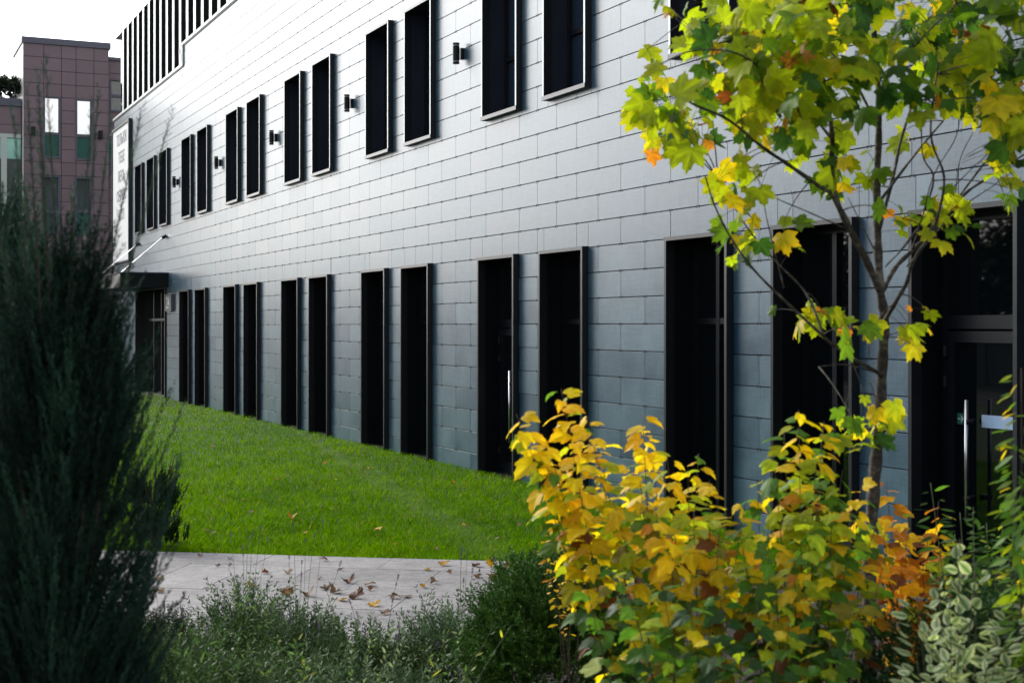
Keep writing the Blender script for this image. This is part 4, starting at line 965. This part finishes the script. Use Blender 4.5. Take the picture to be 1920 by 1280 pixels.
# ------------------------------------------------------------------ grass
def grass():
    N = 420000
    Y = 12.2 / (1 - rng.uniform(0, 1, N) * (1 - 12.2 / 46)) ; X = rng.uniform(-.385, .45, N) * Y
    keep = (X < (A0 - TT * Y - .02)) & (Y > 13.86 - (X + 3.45) * .1694 + .01 + rng.uniform(-.02, .03, N)) & ~((X > 2.3) & (Y < 12.9))
    X, Y = X[keep], Y[keep]; n = len(X)
    # broad tone patches, a sparse seam parallel to the wall
    d_wall = (A0 - TT * Y - X) * CT
    xl = -4.99 + (31.7 - Y) * .272 + .06 * np.sin(Y * 2.1)
    seam = np.exp(-((X - xl) / (.09 + .012 * np.clip(30 - Y, 0, 20))) ** 2) * rng.uniform(.5, 1, n) * np.clip((32 - Y) / 3, 0, 1)
    def vnoise(u, v):
        i, j = np.floor(u).astype(int), np.floor(v).astype(int); fu, fv = u - i, v - j; fu = fu * fu * (3 - 2 * fu); fv = fv * fv * (3 - 2 * fv)
        G = np.random.default_rng(3).uniform(0, 1, (64, 64)); g = lambda a, b_: G[a % 64, b_ % 64]
        return (g(i, j) * (1 - fu) + g(i + 1, j) * fu) * (1 - fv) + (g(i, j + 1) * (1 - fu) + g(i + 1, j + 1) * fu) * fv
    pt = .45 * vnoise(X * .7 + 30, Y * .5) + .35 * vnoise(X * 2.3 + 90, Y * 1.6) + .3 * vnoise(X * 7 + 200, Y * 5) - .05; pt0 = .5 + .12 * np.sin(X * 1.3 + Y * .7) * np.sin(Y * 1.1 - X * .5) + .15 * np.sin(X * 4.1 + 1.3 * np.sin(Y * 3)) * np.sin(Y * 5.3 + X)
    h = rng.uniform(.035, .075, n) * (1 + .35 * (pt - .5)) * (1 - .5 * seam); h[rng.uniform(size=n) < .02] *= 1.5
    wd = .0022 * np.clip(Y / 13, 1, 3); a = rng.uniform(0, np.pi * 2, n); lean = rng.normal(0, .45, (n, 2)) * h[:, None] + np.array([.012, -.006])
    b0 = np.stack([X, Y, np.zeros(n)], 1); s = np.stack([np.cos(a), np.sin(a), np.zeros(n)], 1) * wd[:, None]
    m = b0 + np.stack([lean[:, 0] * .35, lean[:, 1] * .35, h * .6], 1); tp = b0 + np.stack([lean[:, 0], lean[:, 1], h], 1)
    V = np.stack([b0 - s, b0 + s, m + s * .8, tp, m - s * .8], 1).reshape(-1, 3)
    Fq = np.arange(n)[:, None] * 5 + np.arange(5)[None]
    k = np.clip(pt + rng.normal(0, .25, n), 0, 1)[:, None]
    C = np.array((.045, .14, .002)) * (1 - k) + np.array((.145, .28, .003)) * k
    C = C * (1 - .4 * seam[:, None]) + np.array((.13, .22, .08)) * .4 * seam[:, None]
    dry = rng.uniform(size=n) < .03; C[dry] = (.26, .26, .08)
    o = mesh_obj('grass', V, Fq, M['grass'], None, False, None, 0, None, np.repeat(C, 5, 0)); tag(o, 'short bright green mown grass covering the lawn', 'grass', None, 'stuff')
grass()

# ------------------------------------------------------------------ fallen leaves, each a thing
def fallen(px, py, size, col, h0, label, group, L=LM, name='fallen_leaf', curl=None):
    Y = (CAMZ - h0) * F / (py - HOR); p = ((px - 960) / F * Y, Y, h0)
    m = MB(); a = random.uniform(0, 6.28); tip = Vector((math.cos(a), math.sin(a), random.uniform(-.05, .2))); nor = Vector((random.gauss(0, .25), random.gauss(0, .25), 1))
    add_leaf(m, L, (0, 0, .004), tip, nor, size, jit(col, .2), random.uniform(-.35, .25), random.uniform(-.1, .7), tuple(x * .7 for x in col), random.uniform(.1, .3), .35)
    fq = random.uniform(35, 60); m.v = [(x * (.88 + .1 * math.sin(y * fq)), y * .94, z + size * .13 * math.sin(x * fq / size * .05 + 1.3) * math.sin(y * fq / size * .06) + random.uniform(-.05, .05) * size) for x, y, z in m.v]
    m.tube([tuple(Vector((0, 0, .004)) + tip * size * .05), -tip * size * .8 + Vector((0, 0, .012))], .0012, 4, col=tuple(x * .5 for x in col))
    o = m.build(name, M['dryleaf'], None, True, loc=p); zmin = min(v.co.z for v in o.data.vertices); o.location.z = h0 - min(zmin, 0) * .9 + .001
    tag(o, label, 'leaf', group); return o
DB = (.13, .065, .04); DT = (.27, .17, .10); DY = (.58, .33, .04); DP = (.33, .25, .20); DO = (.27, .10, .035); DK = (.07, .04, .03)
for px, py, s, c, lab in [(1265 - 965 + 75, 1042, .06, DT, 'curled tan leaf on the paving edge nearest the juniper'), (409, 1061, .05, DK, 'small dark curled leaf on the open paving'), (430, 1062, .045, DP, 'tiny pale leaf on the open paving'), (431, 1048, .05, (.35, .36, .38), 'silvery leaf on the far paving edge'),
                          (500, 1074, .08, DO, 'rusty brown curled leaf behind the lavender stalks'), (540, 1075, .08, DT, 'flat tan leaf lying in the middle of the paving'), (605, 1050, .08, DB, 'dark brown leaf on the far edge of the paving middle'), (641, 1069, .05, DB, 'small brown leaf alone on the far paving'),
                          (655, 1093, .11, DB, 'large brown curled leaf atop the dry heap'), (690, 1098, .10, DT, 'tan crumpled leaf at the right of the dry heap'), (612, 1104, .10, (.13, .10, .03), 'dark olive leaf standing in the dry heap'), (628, 1110, .11, DT, 'tan curled leaf in front of the dark olive one'),
                          (530, 1115, .13, DO, 'bright rust leaf at the left of the dry heap'), (578, 1118, .12, DB, 'brown leaf left of centre in the dry heap'), (668, 1122, .15, DB, 'biggest dark brown crumpled leaf in front of the heap'), (640, 1126, .08, DY, 'yellow leaf edge beside the biggest brown leaf'), (700, 1136, .10, DY, 'yellow leaf under the front of the heap'),
                          (735, 1121, .11, DB, 'brown flat leaf right of the biggest brown leaf'), (765, 1119, .09, DP, 'pale brown leaf near the silver lavender'), (693, 1106, .05, DO, 'tiny rust leaf between the heap and lavender'), (795, 1100, .07, DY, 'small yellow leaf near the silver lavender'), (815, 1093, .08, DT, 'tan leaf behind the silver lavender'), (800, 1068, .07, DY, 'yellow leaf at the far edge above the silver lavender'),
                          (830, 1060, .10, DY, 'broad yellow leaf on the far paving edge at right'), (845, 1075, .06, DT, 'small tan leaf below the broad yellow one'), (895, 1061, .10, DB, 'brown curled leaf at the right lawn edge'), (918, 1062, .09, (.75, .42, .01), 'vivid yellow leaf at the right lawn edge'), (952, 1063, .11, (.6, .36, .1), 'golden pointed leaf at the right end of the paving'), (975, 1066, .10, DB, 'brown flat leaf beside the golden pointed one'),
                          (930, 1084, .15, DO, 'long rust-brown leaf lying on the right of the paving'), (892, 1084, .07, DT, 'small curled tan leaf left of the long rust one'), (450, 1145, .07, DY, 'yellow leaf behind the front lavenders at left'), (305, 1110, .09, DT, 'tan leaf at the foot of the big juniper'), (300, 1085, .08, DY, 'yellowish leaf beside the big juniper'), (470, 1100, .07, DY, 'pale yellow leaf under the tall loose lavender'), (720, 1150, .09, DT, 'tan leaf between lavender and low juniper'), (600, 1085, .05, DP, 'tiny pale leaf behind the dry heap')]:
    fallen(px, py, s * .78, c, .052, lab, 'dry leaves on the paving', L=LM)
lawn_l = [(400, 838), (420, 940), (457, 937), (350, 850), (395, 975), (630, 900), (710, 995), (712, 946), (545, 972), (775, 968), (850, 905), (560, 830), (690, 880), (480, 870), (640, 850), (430, 905), (380, 800), (520, 900), (600, 950), (870, 985), (930, 1010), (400, 1000), (388, 995), (500, 1010), (455, 800), (660, 920), (760, 905), (820, 1030), (350, 920), (570, 1000), (365, 780), (470, 960), (740, 1020), (975, 985), (610, 870), (540, 860)]
for i, (px, py) in enumerate(lawn_l):
    y_ = random.random(); big = (px, py) in ((710, 995), (400, 838), (545, 972), (400, 975))
    if i == 6: lab, gr = 'largest orange-yellow leaf lying on the near lawn', None
    else: lab, gr = 'small dry yellowish leaf lying on the green lawn', 'small dry leaves scattered on the lawn'
    fallen(px, py, (.085 if big else random.uniform(.032, .06)), (DY if i == 6 else random.choice((DY, DT, DY, DT))), .045, lab, gr)
fallen(992, 1106, .045, DO, .60, 'small rust leaf caught on the round thuja', None)

# ------------------------------------------------------------------ far side of the street (mirrored in the facade)
m = MB(); m.box((-90, -29.3, 0), (25, -29.1, 2.3)); 
for k in range(-90, 25, 3): m.box((k - .12, -29.08, 0), (k + .12, -29.0, 2.4))
o = m.build('concrete_wall', M['concrete'], None, loc=(A0, 0, 0), rz=FRZ); tag(o, 'long pale concrete wall across the street, mirrored in the door glass', 'wall')
def street_tree(proto=None):
    t = empty('street_tree', (0, 0, 0)); m = MB(); m.tube([(0, 0, 0), (.05, 0, 2), (0, .05, 4.2), (0, 0, 6)], [.16, .12, .08, .03], 8)
    for i in range(9):
        a = i * 2.4; z = 1.6 + i * .4; m.tube([(0, 0, z), (math.cos(a) * .9, math.sin(a) * .9, z + .8), (math.cos(a) * 1.7, math.sin(a) * 1.7, z + 1.2)], [.05, .03, .012], 6)
    m.build('trunk', M['bark'], t)
    n = 2600; d = rng.normal(size=(n, 3)); d /= np.linalg.norm(d, axis=1, keepdims=True); r_ = rng.uniform(.3, 1, n) ** .5 * (1 + .25 * np.sin(d[:, 0] * 7) * np.sin(d[:, 1] * 6 + 1) * 1)
    c = d * r_[:, None] * np.array([2.3, 2.3, 2.0]) + np.array([0, 0, 3.9])
    s1 = rng.normal(size=(n, 3)); s1 /= np.linalg.norm(s1, axis=1, keepdims=True); s2 = np.cross(s1, d); s2 /= np.linalg.norm(s2, axis=1, keepdims=True) + 1e-9
    V = np.stack([c - s1 * .17, c + s2 * .1, c + s1 * .17, c - s2 * .1], 1).reshape(-1, 3); Fq = np.arange(n)[:, None] * 4 + np.arange(4)[None]
    k = rng.uniform(size=n)[:, None]; C = np.array((.03, .06, .012)) * (1 - k) + np.array((.10, .12, .02)) * k
    C = C * .6; mesh_obj('crown', V, Fq, M['needle'], t, False, None, 0, None, np.repeat(C, 4, 0)); return t
st0 = street_tree()
for i in range(40):
    o = st0 if i == 0 else copy_tree(st0)
    o.location = FW((22 - i * 4.4 if i < 26 else -92 - (i - 26) * 9) + random.uniform(-.8, .8), -31.5 + random.uniform(-1, 1), 0); o.rotation_euler = (0, 0, random.uniform(0, 6)); s_ = random.uniform(.95, 1.25); o.scale = (s_, s_, s_)
    tag(o, 'round-crowned autumn tree behind the concrete wall across the street', 'tree', 'street trees across the road')
# shrubs in the roof garden of the mauve block's low wing
t = conifer_mound('roof_shrub', 'dark bushy shrub on the roof of the mauve low wing', 'shrub', (0, 0, 0), 1.3, .95, 420, (.012, .02, .01), (.03, .045, .02), 6, 3, (.3, .5), .03, (.1, .2))
wp = Matrix.Rotation(PRZ, 3, 'Z') @ Vector((pl(6, 190, 1.6)[0], 1.9, 0)) + Vector((PX0, PY0, zl + .3)); t.location = wp
